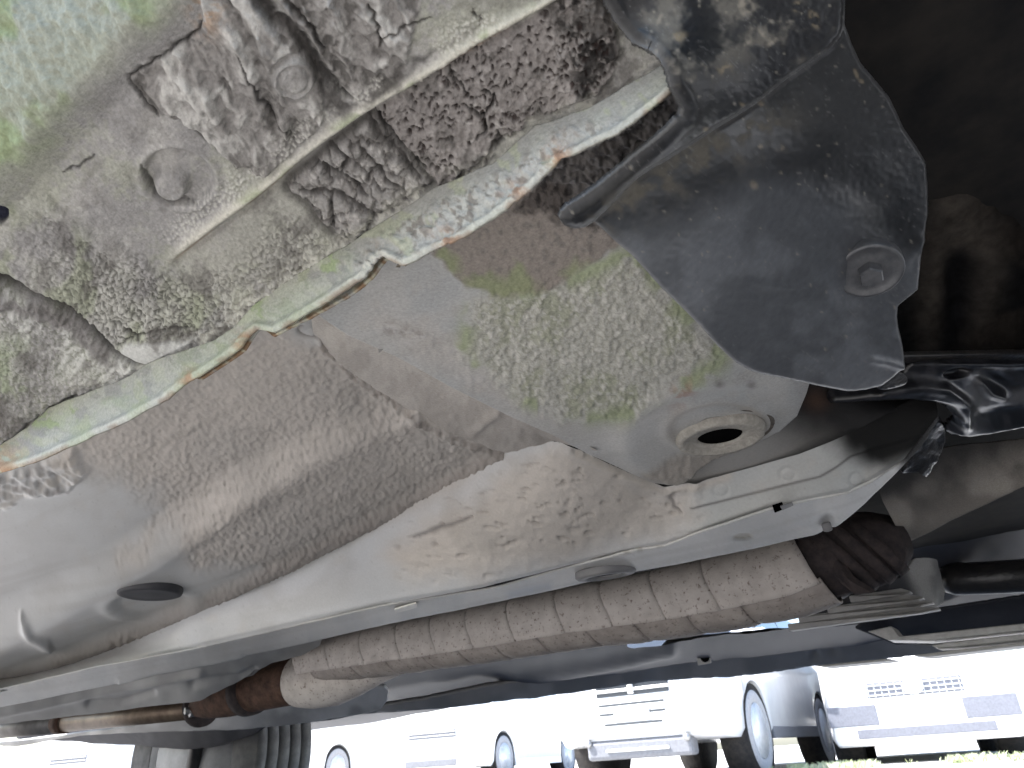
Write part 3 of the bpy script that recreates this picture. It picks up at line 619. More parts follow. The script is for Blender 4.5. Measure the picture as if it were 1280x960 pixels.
def rb_h(k):
    q, u, x, y = np.c_[k.x, k.y], k.u, k.x, k.y
    h = .8*fbm(q, 1/40, 3, 431)
    k.gr = 0*x
    r = ell(k, 928, 671, 14, 4.5, -6); h -= 2*(1 - ss(.7, 1.1, r)); k.st = 1 - ss(.7, 1.1, r)
    h += 2*np.exp(-ell(k, 620, 730, 34, 7, -10)**2) + 1.5*np.exp(-ell(k, 545, 757, 20, 6)**2)
    h -= 4*np.exp(-(segdist(x, y, [(770,690),(800,686),(830,676)])[0]/3)**2)
    k.bl = np.exp(-(segdist(x, y, [(640,744),(665,738),(684,734)])[0]/7)**2); k.rr = np.exp(-(segdist(x, y, [(768,692),(800,686),(826,680)])[0]/4)**2)*ss(-.3, .2, fbm(q, 1/8, 3, 436))
    d1 = np.exp(-ell(k, 1034, 655, 10, 14)**2); h -= 6*d1
    h += 4*np.exp(-(segdist(x, y, [(150,852),(200,838),(300,822)])[0]/4)**2)*.6
    return h*u
def rb_c(k):
    q = np.c_[k.x, k.y]; n1 = fbm(q, 1/40, 4, 441)
    c = mixc((.43, .43, .42), (.5, .49, .47), ss(-.3, .3, n1)); c = mixc(c, (.3, .27, .2), k.st*.8); c = mixc(c, (.2, .24, .33), k.bl*.5); c = mixc(c, (.2, .17, .14), k.rr*.7); c = mixc(c, TAR, k.gr)
    c = film(k, c, .5, 960)
    ov = ss(0, 50, k.x - 1100 + .9*(580 - k.y) + 15*fbm(q, 1/40, 3, 442)); c = mixc(c, (.03, .029, .029), np.clip(ov, 0, 1)); return c, .5 + .3*np.clip(ov, 0, 1)
patch('rail_underside', CAR, CREASE + BOT[::-1], [(0,862,.1415),(480,757,.1415),(830,683,.1415),(1000,628,.145),(1090,602,.15),(1172,520,.178),(0,884,.1425),(240,834,.1425),(480,781,.1425),(700,736,.1425),(942,686,.1425),(1040,660,.146),(1119,592,.158),(1174,526,.18)], 2.0, M_sheet, rb_h, rb_c, thick=.0015)
# lug, slot and weld tab on the rail
p1 = at(507, 762, Z=.141); 
prism('edge_tab', [at(493,760,Z=.1405), at(520,752,Z=.1405), at(522,757,Z=.1405), at(494,765,Z=.1405)], (0, 0, -.0018), M_pale, RAIL, .0004)
sl = [at(966,632,Z=.142), at(978,628,Z=.142), at(981,636,Z=.142), at(969,641,Z=.142)]
prism('drain_slot_shade', sl, (0, -.0016, .0), M_hole, RAIL)
prism('slot_lip', [at(975,632,Z=.1395), at(990,627,Z=.1395), at(992,631,Z=.1395), at(978,637,Z=.1395)], (0, -.0008, -.0008), M_grime, RAIL, .0003)
GM = lathe('rail_grommet', at(757, 717, Z=.1405), (0, .12, -1), [(.026,-.004),(.0265,.001),(.0245,.0028),(.019,.003),(.0165,.001),(.0165,-.004)], M_grime, RAIL, 32)
lathe('grommet_bore_shade', at(757, 717, Z=.1392), (0, .12, -1), [(.0168,0),(.0,.0003)], M_hole, GM, 24)
lathe('weld_stud', at(1034,660,Z=.145), (0,.2,-1), [(.0035,-.004),(.0035,.0015),(.0025,.0025),(.0,.003)], M_grime, RAIL, 14)

# ---- outrigger: smooth grey, mossy stone guard, body-mount dish
OUT = [(395,392),(430,350),(470,310),(504,300),(560,285),(640,235),(700,185),(770,150),(850,100),(872,150),(835,210),(830,290),(860,340),(905,430),(960,452),(1014,472),(1008,492),(996,520),(975,540),(940,556),(900,574),(870,588),(845,604),(815,602),(736,568),(696,546),(635,519),(568,486),(501,449),(434,418)]
def out_h(k):
    q, u, x, y = np.c_[k.x, k.y], k.u, k.x, k.y
    dome = ell(k, 893, 536, 118, 62, -8)
    mg = inn(k, cr([(585,400),(600,375),(650,362),(720,345),(765,322),(790,315),(830,360),(880,420),(905,450),(870,470),(835,478),(815,500),(780,515),(715,526),(690,515),(640,490),(600,462),(578,440)], 4, True), 16, 12, 501, 1/24); k.mg = mg
    fr = inn(k, cr([(460,395),(520,400),(580,430),(640,490),(700,525),(640,515),(560,470),(500,430)], 3, True), 14, 10, 502, 1/22); k.fr = fr
    k.foam = inn(k, [(640,262),(690,205),(770,160),(860,90),(880,160),(800,225),(745,285),(700,275),(660,258)], 8, 8, 514, 1/20)
    br = inn(k, cr([(540,310),(570,345),(600,364),(650,366),(700,352),(745,322),(775,300),(740,270),(700,230),(650,240),(580,285)], 3, True), 5, 8, 503, 1/20); k.br = br
    a = math.radians(-24); st = np.c_[(x*math.cos(a) + y*math.sin(a))/9.5, (-x*math.sin(a) + y*math.cos(a))/6]
    wob = .45*np.c_[fbm(q, 1/12, 2, 504), fbm(q, 1/12, 2, 505)]
    f1, f2, cid = worley(st + wob, 1, 23); k.cell = f2 - f1
    h = mg*(3.6*np.sqrt(np.clip(1 - f1, 0, 1)) + 2.6*fbm(q, 1/5, 3, 506) + 2*fbm(q, 1/20, 2, 517) - .8)
    h += k.foam*(6*fbm(q, 1/9, 3, 515) + 3*fbm(q, 1/4, 2, 516)); h += fr*(1.6*fbm(q, 1/7, 3, 507)) + br*(1.4 + 1.6*fbm(q, 1/8, 3, 508) + .8*fbm(q, 1/4, 2, 509))
    h += .9*fbm(q, 1/70, 2, 510)
    h += 6*np.exp(-((dome - .95)/.16)**2)*ss(1010, 900, x) - 5*(1 - ss(.35, .95, dome))
    r = ell(k, 897, 536, 56, 27, -4); h += 3*np.exp(-((r - 1.15)/.15)**2)
    dr = sdist(x, y, OUT)[0]; h -= 0*dr
    h += 2*grv(k, [(470,410),(490,406),(530,418)], 4, 5, 11) - 2.4*grv(k, [(496,412),(508,418),(516,416)], 3, 3, 12)
    k.sc = grv(k, [(470,408),(500,412),(530,420)], 9, 6, 13)*ss(0, .4, fbm(q, 1/8, 3, 511))
    k.dome = dome
    h += inn(k, cr([(800,590),(850,572),(920,560),(945,556),(900,578),(870,592),(840,604)], 3, True), 5, 4, 512)*2.5*fbm(q, 1/6, 3, 513)
    k.grit = inn(k, cr([(800,590),(850,572),(920,560),(945,556),(900,578),(870,592),(840,604)], 3, True), 5, 4, 512)
    return h*u
def out_c(k):
    q = np.c_[k.x, k.y]; n1 = fbm(q, 1/60, 4, 521); n2 = fbm(q, 1/8, 3, 522)
    c = mixc((.35, .355, .35), (.4, .395, .38), ss(-.3, .3, n1)); c = mixc(c, (.41, .39, .365), k.fr*.8)
    c = mixc(c, (.4, .395, .35), k.mg*.9); c = mixc(c, (.29, .31, .215), k.mg*ss(.0, .4, fbm(q, 1/50, 3, 523) + .25*n2 + .22*ss(430, 370, k.y))*.6)
    c = mixc(c, (.53, .52, .48), k.mg*ss(.05, .4, fbm(q, 1/5, 3, 527))*.75); c = mixc(c, (.2, .2, .16), k.mg*ss(.25, .03, k.cell)*.4)
    edge = np.exp(-((sdist(k.x, k.y, [(585,400),(600,375),(650,362),(720,345),(765,322),(790,315),(830,360),(880,420),(905,450),(870,470),(835,478),(815,500),(780,515),(715,526),(690,515),(640,490),(600,462),(578,440)])[0])/12)**2)
    c = mixc(c, (.27, .31, .18), edge*ss(0, .35, fbm(q, 1/30, 2, 524) + .2*(k.y > 470) + .15*(k.x > 840))*.8)
    c = mixc(c, (.235, .205, .18), k.br*.9); c = mixc(c, (.15, .14, .13), k.br*ss(.2, .5, n2)*.6); c = mixc(c, (.25, .28, .16), k.br*ss(.0, .5, fbm(q, 1/40, 3, 525) + (k.y - 330)/60)*.8)
    c = mixc(c, (.25, .23, .21), k.sc*.8); c = mixc(c, (.085, .075, .07), k.foam*.9); c = mixc(c, (.02, .018, .018), k.foam*ss(0, .4, n2)*.8)
    rs = np.exp(-ell(k, 852, 492, 20, 14, -50)**2)*ss(-.1, .3, fbm(q, 1/10, 3, 526)); c = mixc(c, (.25, .12, .08), rs*.8)
    for cx, cy in ((898,476),(938,478)): c = mixc(c, (.09, .075, .07), np.exp(-ell(k, cx, cy, 6, 5)**2)*.7)
    c = np.where((k.mg + k.br + k.foam > .3)[:, None], c, film(k, c, .55, 990))
    ov = ss(975, 1010, k.x + .4*(480 - k.y)); c = mixc(c, (.25, .245, .24), ov*.6); c = mixc(c, (.32, .29, .255), k.grit*.8)
    c = mixc(c, (.33, .3, .26), np.exp(-((ell(k, 897, 536, 56, 27, -4) - 1.05)/.15)**2)*.5)
    return c, .5 + .35*np.maximum(k.mg, k.br)
OUTR = patch('outrigger', CAR, OUT, [(500,430,.1682),(568,470,.1692),(470,360,.165),(696,540,.1708),(430,380,.166),(560,300,.162),(700,200,.158),(800,270,.16),(635,519,.17),(736,568,.171),(830,604,.172),(895,540,.17),(1010,480,.174),(960,450,.171),(700,430,.1665)], 1.8, M_coat, out_h, out_c, thick=.002, holes=[[(899 + 26*math.cos(t*.2618), 538 + 13*math.sin(t*.2618)) for t in range(24)]])
bc = at(899, 540, Z=.1735)
BU = lathe('mount_bush', bc, (0, 0, -1), [(.0275,-.012),(.0275,.002),(.026,.0055),(.0225,.006),(.0205,.0035),(.0148,.0042),(.0138,.003),(.0134,-.012)], plain('mount_rubber_dusty', (.26, .245, .215), .85, col2=(.38, .36, .32), scale=260, bump=.4, bscale=900), OUTR, 44)
lathe('bush_bore_shade', bc + np.array([0,0,-.0022]), (0, 0, -1), [(.0135,0),(.0,.0005)], M_hole, BU, 24)
lathe('bush_ring', bc, (0, 0, -1), [(.0335,-.012),(.0335,-.001),(.0325,.0005),(.0305,.0002),(.0305,-.012)], plain('bush_edge', (.06,.055,.05), .8, scale=300, col2=(.14,.12,.1)), BU, 44)

# rear wall of the outrigger, down from the floor
WALL = [(388,384),(440,405),(505,436),(572,473),(639,506),(700,535),(748,564),(705,556),(660,558),(628,572),(612,566),(551,543),(501,513),(450,480),(392,424)]
def wall_h(k):
    q, u, x, y = np.c_[k.x, k.y], k.u, k.x, k.y
    h = 1.2*fbm(q, 1/9, 3, 541) + 4*np.exp(-(segdist(x, y, [(592,540),(604,528),(622,517)])[0]/6)**2) - 5*np.exp(-ell(k, 690, 556, 18, 6, 25)**2)
    return h*u
def wall_c(k):
    q = np.c_[k.x, k.y]; return mixc((.34, .317, .292), (.41, .385, .357), ss(-.3, .3, fbm(q, 1/30, 4, 542))), .85
patch('outrigger_wall', CAR, WALL, [(505,436,.1735),(572,473,.174),(440,405,.1725),(392,392,.174),(434,416,.1715),(635,517,.174),(738,567,.1735),(450,476,.2),(551,540,.201),(628,568,.202),(392,424,.196),(660,557,.19),(705,555,.183)], 2.0, M_coat, wall_h, wall_c)
# web running forward from the outrigger to the subframe, oversprayed black
WEB = [(838,606),(870,584),(905,568),(940,553),(975,535),(996,516),(1008,490),(1014,470),(1070,470),(1175,488),(1170,500),(1111,516),(1040,554),(950,584),(867,606)]
def web_c(k):
    q = np.c_[k.x, k.y]; ov = ss(-10, 150, k.x - 955 + 1.4*(565 - k.y) + 20*fbm(q, 1/40, 3, 552)); rst = np.exp(-ell(k, 1020, 500, 16, 14)**2)
    return mixc(mixc((.27, .265, .255), (.02, .02, .021), np.clip(ov, 0, 1)), (.09, .055, .04), rst*.7), .55 + .3*np.clip(ov, 0, 1)
patch('rail_web', CAR, WEB, [(838,606,.1725),(940,554,.178),(1000,510,.19),(1014,472,.2),(1100,475,.215),(1170,490,.21),(1111,514,.182),(1040,552,.176),(950,582,.1725),(867,604,.1725),(980,555,.178)], 2.4, M_sheet, lambda k: 1.2*fbm(np.c_[k.x, k.y], 1/40, 3, 551)*k.u, web_c)

# ---- plastic wheel-arch liner: lapped lip over the sill end, slot, and the dished flap below it
LIP = [(730,-60),(752,-10),(772,28),(790,50),(812,60),(826,72),(838,92),(841,109),(852,124),(859,138),(857,148),(849,155),(830,172),(800,195),(770,219),(736,245),(714,258),(704,266),(701,275),(707,284),(720,288),(732,287),(746,279),(800,225),(875,180),(950,131),(987,101),(1040,64),(1054,48),(1059,36),(1060,0),(1062,-60)]
def plas_mask(k):
    q = np.c_[k.x, k.y]; n1 = fbm(q, 1/46, 4, 601); n2 = fbm(q, 1/9, 3, 602)
    return q, n1, n2
def lip_h(k):
    q = np.c_[k.x, k.y]
    d = sdist(k.x, k.y, LIP)[0]
    return (1.4*fbm(q, 1/60, 3, 603) - 5*(1 - ss(0, 14, d))**2 + 1.5*np.exp(-((d - 12)/5)**2) + .5*fbm(q, 1/5, 2, 604))*k.u
SPOTS = [(848,46,13,8),(1018,24,7,15),(996,8,8,8),(906,86,12,9),(924,132,7,5),(882,162,5,4),(952,131,4,3),(975,184,7,6),(951,184,4,3),(968,205,5,5),(940,230,6,7),(1077,103,4,6),(1070,92,3,9),(1000,210,3,2)]
def plas_c(k, lip):
    q, n1, n2 = plas_mask(k)
    c = mixc((.011, .0115, .013), (.02, .0205, .022), ss(-.4, .4, n1))
    dust = inn(k, [(720,-60),(1060,-60),(1040,30),(985,60),(930,70),(880,105),(850,90),(820,50)], 24, 22, 605)*ss(-.25, .35, n1 + .4*n2)
    c = mixc(c, (.16, .15, .13), dust*(.75 if lip else 0)); c = mixc(c, (.3, .27, .22), dust*ss(.2, .5, fbm(q, 1/26, 3, 606) + .2*n2)*.7)
    band = np.exp(-(segdist(k.x, k.y, [(752,270),(830,220),(910,185),(960,160)])[0]/(34 if not lip else 16))**2)*ss(-.3, .3, n1 + .5*n2); c = mixc(c, (.12, .11, .09), band*.8)
    for cx, cy, rx, ry in SPOTS:
        c = mixc(c, (.22, .18, .12), np.exp(-ell(k, cx, cy, rx*.8, ry*.8, -20)**4)*ss(-.3, .2, n2)*.7)
    if not lip: c = mixc(c, (.11, .117, .13), (.6 + .4*ss(-.2, .4, n1))*inn(k, cr([(760,290),(830,275),(900,240),(945,222),(985,224),(1030,246),(1075,278),(1110,312),(1160,330),(1160,420),(1100,520),(900,520),(740,380)], 4, True), 26)*.85)  # lower flap paled blue-grey: sheen of outside light painted in
    scf = np.abs(fbm(np.c_[(q[:, 0]*.8 + q[:, 1]*.6)/60, (-q[:, 0]*.6 + q[:, 1]*.8)/7], 1, 2, 608)); c = mixc(c, (.13, .13, .13), ss(.03, .0, scf)*ss(.05, .4, fbm(q, 1/50, 2, 609))*.5)
    f1, _, cid = worley(q, 1/26, 611); c = mixc(c, (.24, .22, .18), (cid > .72)*ss(.11*cid, .03, f1)*.55)
    sp = ss(.6, .7, fbm(q, 1/4, 2, 607))*ss(-.2, .3, n1); c = mixc(c, (.16, .155, .15), sp*.5)
    c = mixc(c, (.1, .1, .1), ss(7, 0, k.s)*.5)
    return c, .4 + .3*np.clip(dust + band, 0, 1)
LIN = patch('wheel_arch_liner', CAR, LIP, [(706,272,.131),(746,280,.133),(826,72,.1475),(838,110,.1425),(790,50,.155),(800,200,.140),(875,180,.150),(950,131,.158),(900,40,.160),(1057,40,.172),(1058,-50,.185),(740,-50,.162),(850,155,.1405)], 1.7, M_plastic, lip_h, lambda k: plas_c(k, True), thick=.002)
PANEL = [(742,276),(760,262),(800,222),(875,176),(950,127),(987,97),(1040,58),(1058,30),(1068,58),(1078,80),(1096,101),(1115,124),(1124,143),(1132,161),(1148,184),(1160,204),(1162,235),(1162,268),(1159,290),(1156,304),(1151,345),(1148,362),(1136,372),(1123,383),(1121,395),(1122,408),(1126,426),(1129,446),(1127,459),(1116,470),(1101,482),(1082,486),(1059,488),(1036,484),(1010,479),(980,473),(950,467),(934,461),(919,452),(896,431),(875,407),(850,382),(826,359),(808,339),(790,319),(770,302)]
def pan_h(k):
    q, x, y = np.c_[k.x, k.y], k.x, k.y; d = sdist(x, y, PANEL)[0]
    h = 2*fbm(q, 1/90, 3, 611) - 4*(1 - ss(0, 6, d))**2 + .4*fbm(q, 1/5, 2, 612)
    bul = inn(k, cr([(760,290),(830,275),(900,232),(945,216),(985,218),(1030,240),(1075,272),(1110,308),(1150,330),(1190,420),(1100,560),(900,520),(740,380)], 4, True), 30)
    h += 5*bul
    h += 4*np.exp(-(segdist(x, y, [(1085,446),(1105,450),(1126,456)])[0]/5)**2) + 1.2*grv(k, [(930,345),(950,353),(990,358)], 5)
    r = ell(k, 1088, 338, 46, 52, 20); h -= 7*np.exp(-r**2)
    h += 4*np.exp(-(segdist(x, y, [(1112,345),(1130,325),(1150,300)])[0]/8)**2)
    return h*k.u
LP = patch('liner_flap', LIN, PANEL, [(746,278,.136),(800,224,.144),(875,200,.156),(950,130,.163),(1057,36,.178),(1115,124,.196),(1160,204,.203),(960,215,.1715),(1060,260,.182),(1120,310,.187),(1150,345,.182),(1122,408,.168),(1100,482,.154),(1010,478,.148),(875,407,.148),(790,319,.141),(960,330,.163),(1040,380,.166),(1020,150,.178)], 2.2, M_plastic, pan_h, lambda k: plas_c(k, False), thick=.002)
bolt_c = at(1087, 338, Z=.1725)
nb = np.array([-.02, -.45, -1.])
BW = lathe('bolt_washer', bolt_c, nb, [(.0132,-.004),(.0132,.0006),(.0126,.0012),(.0115,.0012),(.0105,.0003),(.0075,.0006),(.0,.0008)], plain('dark_zinc', (.07,.073,.08), .4, metal=.3, col2=(.11,.112,.118), scale=200), LP, 36)
nbn = nb/np.linalg.norm(nb)
lathe('bolt_head', bolt_c + nbn*.002, nb, [(.005,-.002),(.005,.0032),(.0044,.004),(.0,.0042)], MATS['dark_zinc'], BW, hexa=True)

# ---- inside of the wheel arch
def well_h(k):
    q, x, y = np.c_[k.x, k.y], k.x, k.y
    return (26*np.exp(-(np.maximum(0, np.abs(x - 1212 - .12*(y - 250)) - 12)/40)**2)*ss(150, 260, y) + 26*np.exp(-(segdist(x, y, [(1262,60),(1268,200),(1300,330)])[0]/36)**2) + 7*fbm(q, 1/40, 4, 621) + 2*fbm(q, 1/8, 2, 622) - 30*np.exp(-ell(k, 1196, 352, 17, 60, -5)**2))*k.u
def well_c(k):
    q = np.c_[k.x, k.y]; n = fbm(q, 1/50, 4, 623)
    c = mixc((.01, .01, .0105), (.028, .024, .021), ss(-.25, .45, n)*ss(110, 260, k.y)); tan = inn(k, cr([(1160,200),(1176,225),(1200,250),(1222,300),(1225,370),(1185,440),(1150,430),(1150,370),(1160,300)], 4, True), 22)
    c = mixc(c, (.07, .061, .052), tan*.8); c = mixc(c, (.01, .01, .011), inn(k, cr([(1180,330),(1196,305),(1212,330),(1210,400),(1190,440),(1170,440)], 4, True), 14))
    return c, .85
patch('wheel_arch_inner', CAR, [(1020,-58),(1338,-58),(1338,470),(1090,470),(1090,360),(1010,60)], [(1060,0,'y',.34),(1300,0,'y',.42),(1300,440,'y',.6),(1120,440,'y',.56),(1190,240,'y',.44),(1290,240,'y',.52)], 3.0, coat('arch_grime', bump=.4, bscale=300, spec=.2, var=.4, vscale=90), well_h, well_c)

# ---- black front subframe with its hooked arm
SUB = [(1036,497),(1040,492),(1060,490),(1095,484),(1118,470),(1128,455),(1130,444),(1180,443),(1345,440),(1345,530),(1280,543),(1237,551),(1213,554),(1199,552),(1192,547),(1197,538),(1199,526),(1193,517),(1184,512),(1170,509),(1140,506),(1100,507),(1060,510),(1040,511),(1036,504)]
def sub_h(k):
    q, x, y = np.c_[k.x, k.y], k.x, k.y; d = sdist(x, y, SUB)[0]
    h = -14*(1 - ss(0, 11, d))**2 + 1.5*fbm(q, 1/24, 3, 631)
    h += 7*np.exp(-(segdist(x, y, [(1130,456),(1200,456),(1345,454)])[0]/6)**2) + 9*np.exp(-(segdist(x, y, [(1100,492),(1150,484),(1180,488),(1205,505),(1206,530)])[0]/8)**2)
    h -= 12*(1 - ss(.75, 1.1, ell(k, 1197, 466, 17, 6, -8))) + 10*np.exp(-ell(k, 1252, 480, 26, 9, 25)**2) - 8*np.exp(-(segdist(x, y, [(1224,478),(1236,492),(1252,496)])[0]/4)**2)
    h -= 9*np.exp(-ell(k, 1260, 520, 40, 11, -6)**2)
    return h*k.u
def sub_c(k):
    n = fbm(np.c_[k.x, k.y], 1/14, 3, 632); c = mixc((.009, .009, .011), (.022, .022, .026), ss(-.3, .5, n))
    g_ = inn(k, cr([(1205,478),(1228,462),(1226,480),(1245,500),(1300,480),(1300,500),(1224,508)], 3, True), 5, 3, 633); c = mixc(c, (.1, .1, .105), g_*.8); return c, .3 + .25*ss(0, .5, n)
SB = patch('front_subframe', CAR, SUB, [(1040,500,.187),(1130,445,.205),(1340,440,.215),(1340,530,.185),(1199,550,.178),(1180,510,.180),(1100,500,.182)], 2.0, coat('gloss_black', bump=.15, bscale=400, spec=.6, var=.2), sub_h, sub_c, thick=.004)
prism('subframe_ledge', [at(1128,446,Z=.2005), at(1345,441,Z=.2105), at(1345,453,Z=.2095), at(1132,455,Z=.1995)], (0, 0, .004), M_black, SB, .001)
patch('brake_hose_clip', SB, cr([(1097,484),(1108,472),(1124,466),(1134,472),(1132,480),(1118,485),(1104,487)], 3, True), [(1097,484,.176),(1134,472,.181),(1115,468,.180),(1118,486,.177)], 2, M_black, None, None, thick=.0015)
patch('bracket_ear', CAR, cr([(1128,590),(1140,572),(1152,545),(1172,520),(1182,540),(1178,565),(1166,586),(1158,596),(1148,591),(1134,592)], 2, True), [(1130,590,.168),(1172,522,.19),(1160,594,.168),(1180,545,.186)], 2, M_black, lambda k: 3*fbm(np.c_[k.x,k.y],1/15,3,1)*k.u, None, thick=.003)

# ---- dusty heat plate over the tunnel front
def hp_c(k):
    q = np.c_[k.x, k.y]; n = fbm(q, 1/40, 4, 641); up = ss(640, 560, k.y + .35*(k.x - 1100) - 40 + 20*n)  # up blackens the plate toward its top: shade put into the colour
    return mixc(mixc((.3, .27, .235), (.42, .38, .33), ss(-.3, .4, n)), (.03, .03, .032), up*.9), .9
patch('tunnel_heat_plate', CAR, [(1098,612),(1104,628),(1113,645),(1122,662),(1134,678),(1200,646),(1345,578),(1345,540),(1180,560),(1115,590)], [(1134,677,.178),(1340,580,.2),(1100,615,.195),(1340,545,.225),(1180,565,.215)], 2.5, M_coat, lambda k: 2*fbm(np.c_[k.x,k.y],1/50,3,642)*k.u, hp_c, thick=.0015)

# ---- exhaust: ribbed shield over the front pipe
EY = .80
axis_px = [(388,826,25.5),(440,818,27),(530,804,29),(620,789,31.5),(720,771,34),(790,761,36.5),(851,751,38.5),(917,738,40.5),(985,722,42),(1022,708,42)]
AX = np.array([at(x, y, Y=EY) for x, y, r in axis_px]); AR = np.array([1.1*r*depth_of(p)/FPX for (x, y, r), p in zip(axis_px, AX)])
def ax(px):
    xs = [a[0] for a in axis_px]; f = lambda v: np.interp(px, xs, v)
    return np.array([f(AX[:, 0]), f(AX[:, 1]), f(AX[:, 2])]), float(f(AR))
grooves = [380, 430, 474, 518, 562, 606, 658, 717, 775, 838, 903, 1020]
EX = bpy.data.objects.new('exhaust', None); COL.objects.link(EX); EX.parent = CAR
def shell(name, pxa, pxb, th0, th1, rs, lipout, parent, seed, nt=14, na=30):
    V, F = [], []
    rng = np.random.RandomState(seed)
    for i in range(nt):
        t = i/(nt - 1); px = pxa + (pxb - pxa)*t
        p, r = ax(px)
        bul = rs*(1 + .035*(1 - (2*t - 1)**8) - .018*math.exp(-(t*nt/1.0)**2))
        ths = np.linspace(th0, th1, na)
        for j, th in enumerate(ths):
            rr = r*bul
            if lipout and j < 2: rr += .004 - .002*j
            skew = .012*math.sin(math.radians(th))
            d = np.array([-skew/r*rr*1.0, -math.cos(math.radians(th))*rr, math.sin(math.radians(th))*rr]); V.append(p + d)
    for i in range(nt - 1):
        for j in range(na - 1): F.append((i*na + j, (i + 1)*na + j, (i + 1)*na + j + 1, i*na + j + 1))
    V = np.array(V); q = V*1.0
    V = V + .0009*np.c_[fbm(q, 60, 3, 651), fbm(q, 60, 3, 652), fbm(q, 60, 3, 653)] + .0004*np.c_[fbm(q, 260, 2, 654), fbm(q, 260, 2, 655), fbm(q, 260, 2, 656)]
    return mesh(name, V, F, M_dull if name == 'shield_segment' else M_dull2, parent, solid=.0012)
def speck(name, a, b, sp_):
    m, t, bs, n, l = nodes(name); tc = n.new('ShaderNodeTexCoord')
    nz = n.new('ShaderNodeTexNoise'); nz.inputs['Scale'].default_value = 55; nz.inputs['Detail'].default_value = 6; l.new(tc.outputs['Object'], nz.inputs['Vector'])
    r = n.new('ShaderNodeValToRGB'); r.color_ramp.elements[0].position = .35; r.color_ramp.elements[1].position = .65; r.color_ramp.elements[0].color = a + (1,); r.color_ramp.elements[1].color = b + (1,)
    l.new(nz.outputs[0], r.inputs[0])
    n2 = n.new('ShaderNodeTexNoise'); n2.inputs['Scale'].default_value = 250; n2.inputs['Detail'].default_value = 4; n2.inputs['Roughness'].default_value = .65; l.new(tc.outputs['Object'], n2.inputs['Vector'])
    r2 = n.new('ShaderNodeMapRange'); r2.inputs[1].default_value = .57; r2.inputs[2].default_value = .7; l.new(n2.outputs[0], r2.inputs[0])
    mx = n.new('ShaderNodeMix'); mx.data_type = 'RGBA'; l.new(r2.outputs[0], mx.inputs[0]); l.new(r.outputs[0], mx.inputs[6]); mx.inputs[7].default_value = sp_ + (1,)
    l.new(mx.outputs[2], bs.inputs['Base Color']); bs.inputs['Roughness'].default_value = .7; bs.inputs['Specular IOR Level'].default_value = .3
    bp = n.new('ShaderNodeBump'); bp.inputs['Strength'].default_value = .35; bp.inputs['Distance'].default_value = .0015; l.new(n2.outputs[0], bp.inputs['Height']); l.new(bp.outputs[0], bs.inputs['Normal'])
    return m
M_dull = speck('speckled_shield', (.45, .408, .375), (.56, .515, .475), (.17, .125, .105)); M_dull2 = speck('speckled_shield_lower', (.28, .248, .225), (.38, .34, .31), (.12, .095, .082))
SH = None
for i in range(len(grooves) - 1):
    s_ = shell('shield_segment', grooves[i] - 2, grooves[i + 1], -33, 205, 1.0, True, EX, i)
    if i < len(grooves) - 2 or True: shell('lower_shield_segment', grooves[i] + 22, grooves[i + 1] + (42 if i == len(grooves) - 2 else 22), -28, -170, .97, False, EX, i + 40)
tube('front_pipe', [ax(p)[0] for p in (380,530,720,917,1022)], .021, M_darkrust, EX)
# bellows and flange ahead of the shield
pts = [at(x, y, Y=y_) for x, y, y_ in ((975,720,.80),(1008,710,.80),(1034,700,.805),(1060,692,.81),(1082,686,.815),(1100,680,.82),(1116,674,.83))]
tube('flex_pipe', pts, [.028,.033,.038,.037,.038,.034,.026], M_darkrust, EX, 28)
for a, b, r in ((1034, 701, .0415), (1054, 696, .0415), (1074, 688, .0405), (1094, 682, .036)):
    c = at(a, b, Y=.81); lathe('flex_band', c, np.array([.83, .05, .55]), [(r - .006,-.006),(r,-.005),(r + .0005,0),(r,.005),(r - .006,.006)], M_darkrust, EX, 36)
prism('flange_bracket', [at(1046,700,Y=.77), at(1062,724,Y=.765), at(1090,742,Y=.77), at(1068,744,Y=.775), at(1048,728,Y=.775), at(1030,706,Y=.775)], (.004, .006, .003), M_darkrust, EX, .0015)
prism('joint_stay', [at(1098,652,Y=.80), at(1110,660,Y=.80), at(1098,676,Y=.80), at(1086,668,Y=.80)], (.0, .01, .004), M_darkrust, EX, .001)
# catalyst, cone and rear pipe
cat = [at(x, y, Y=.83) for x, y in ((246,884),(262,878),(285,871),(310,864),(340,856),(372,849),(392,843))]
tube('catalyst_body', cat, [.016,.026,.032,.034,.036,.037,.033], M_rust, EX, 28)
lathe('catalyst_ring', at(312, 863, Y=.83), np.array([1, -.03, .06]), [(.03,-.012),(.039,-.01),(.0395,0),(.039,.01),(.03,.012)], M_darkrust, EX, 32)
cone = [at(x, y, Y=.82) for x, y in ((376,850),(395,850),(420,848),(445,842),(470,834),(495,826))]
tube('cone_cover', cone, [.039,.0405,.038,.031,.024,.02], M_dull, EX, 28)
tube('rear_pipe', [at(x, y, Y=.86) for x, y in ((-60,917),(0,911),(78,903))], [.021,.021,.0205], plain('grey_pipe', (.16,.15,.145), .45, metal=.4, col2=(.26,.25,.24), scale=25), EX)
tube('rear_pipe_joint', [at(x, y, Y=.86) for x, y in ((74,903.5),(84,902.5))], .0225, M_rust, EX)
tube('rear_pipe', [at(x, y, Y=.86) for x, y in ((80,903),(160,895),(248,886))], [.0195,.0185,.017], M_pipe, EX)
lathe('joint_nut', at(240, 888, Y=.82), (-.3,-1,-.1), [(.011,-.01),(.011,.004),(.006,.005),(.006,.012),(.0,.013)], M_steel, EX, hexa=True)
lathe('joint_flange', at(252, 883, Y=.85), np.array([1, -.03, .06]), [(.0,-.006),(.034,-.006),(.034,.004),(.0,.005)], M_darkrust, EX, 24)
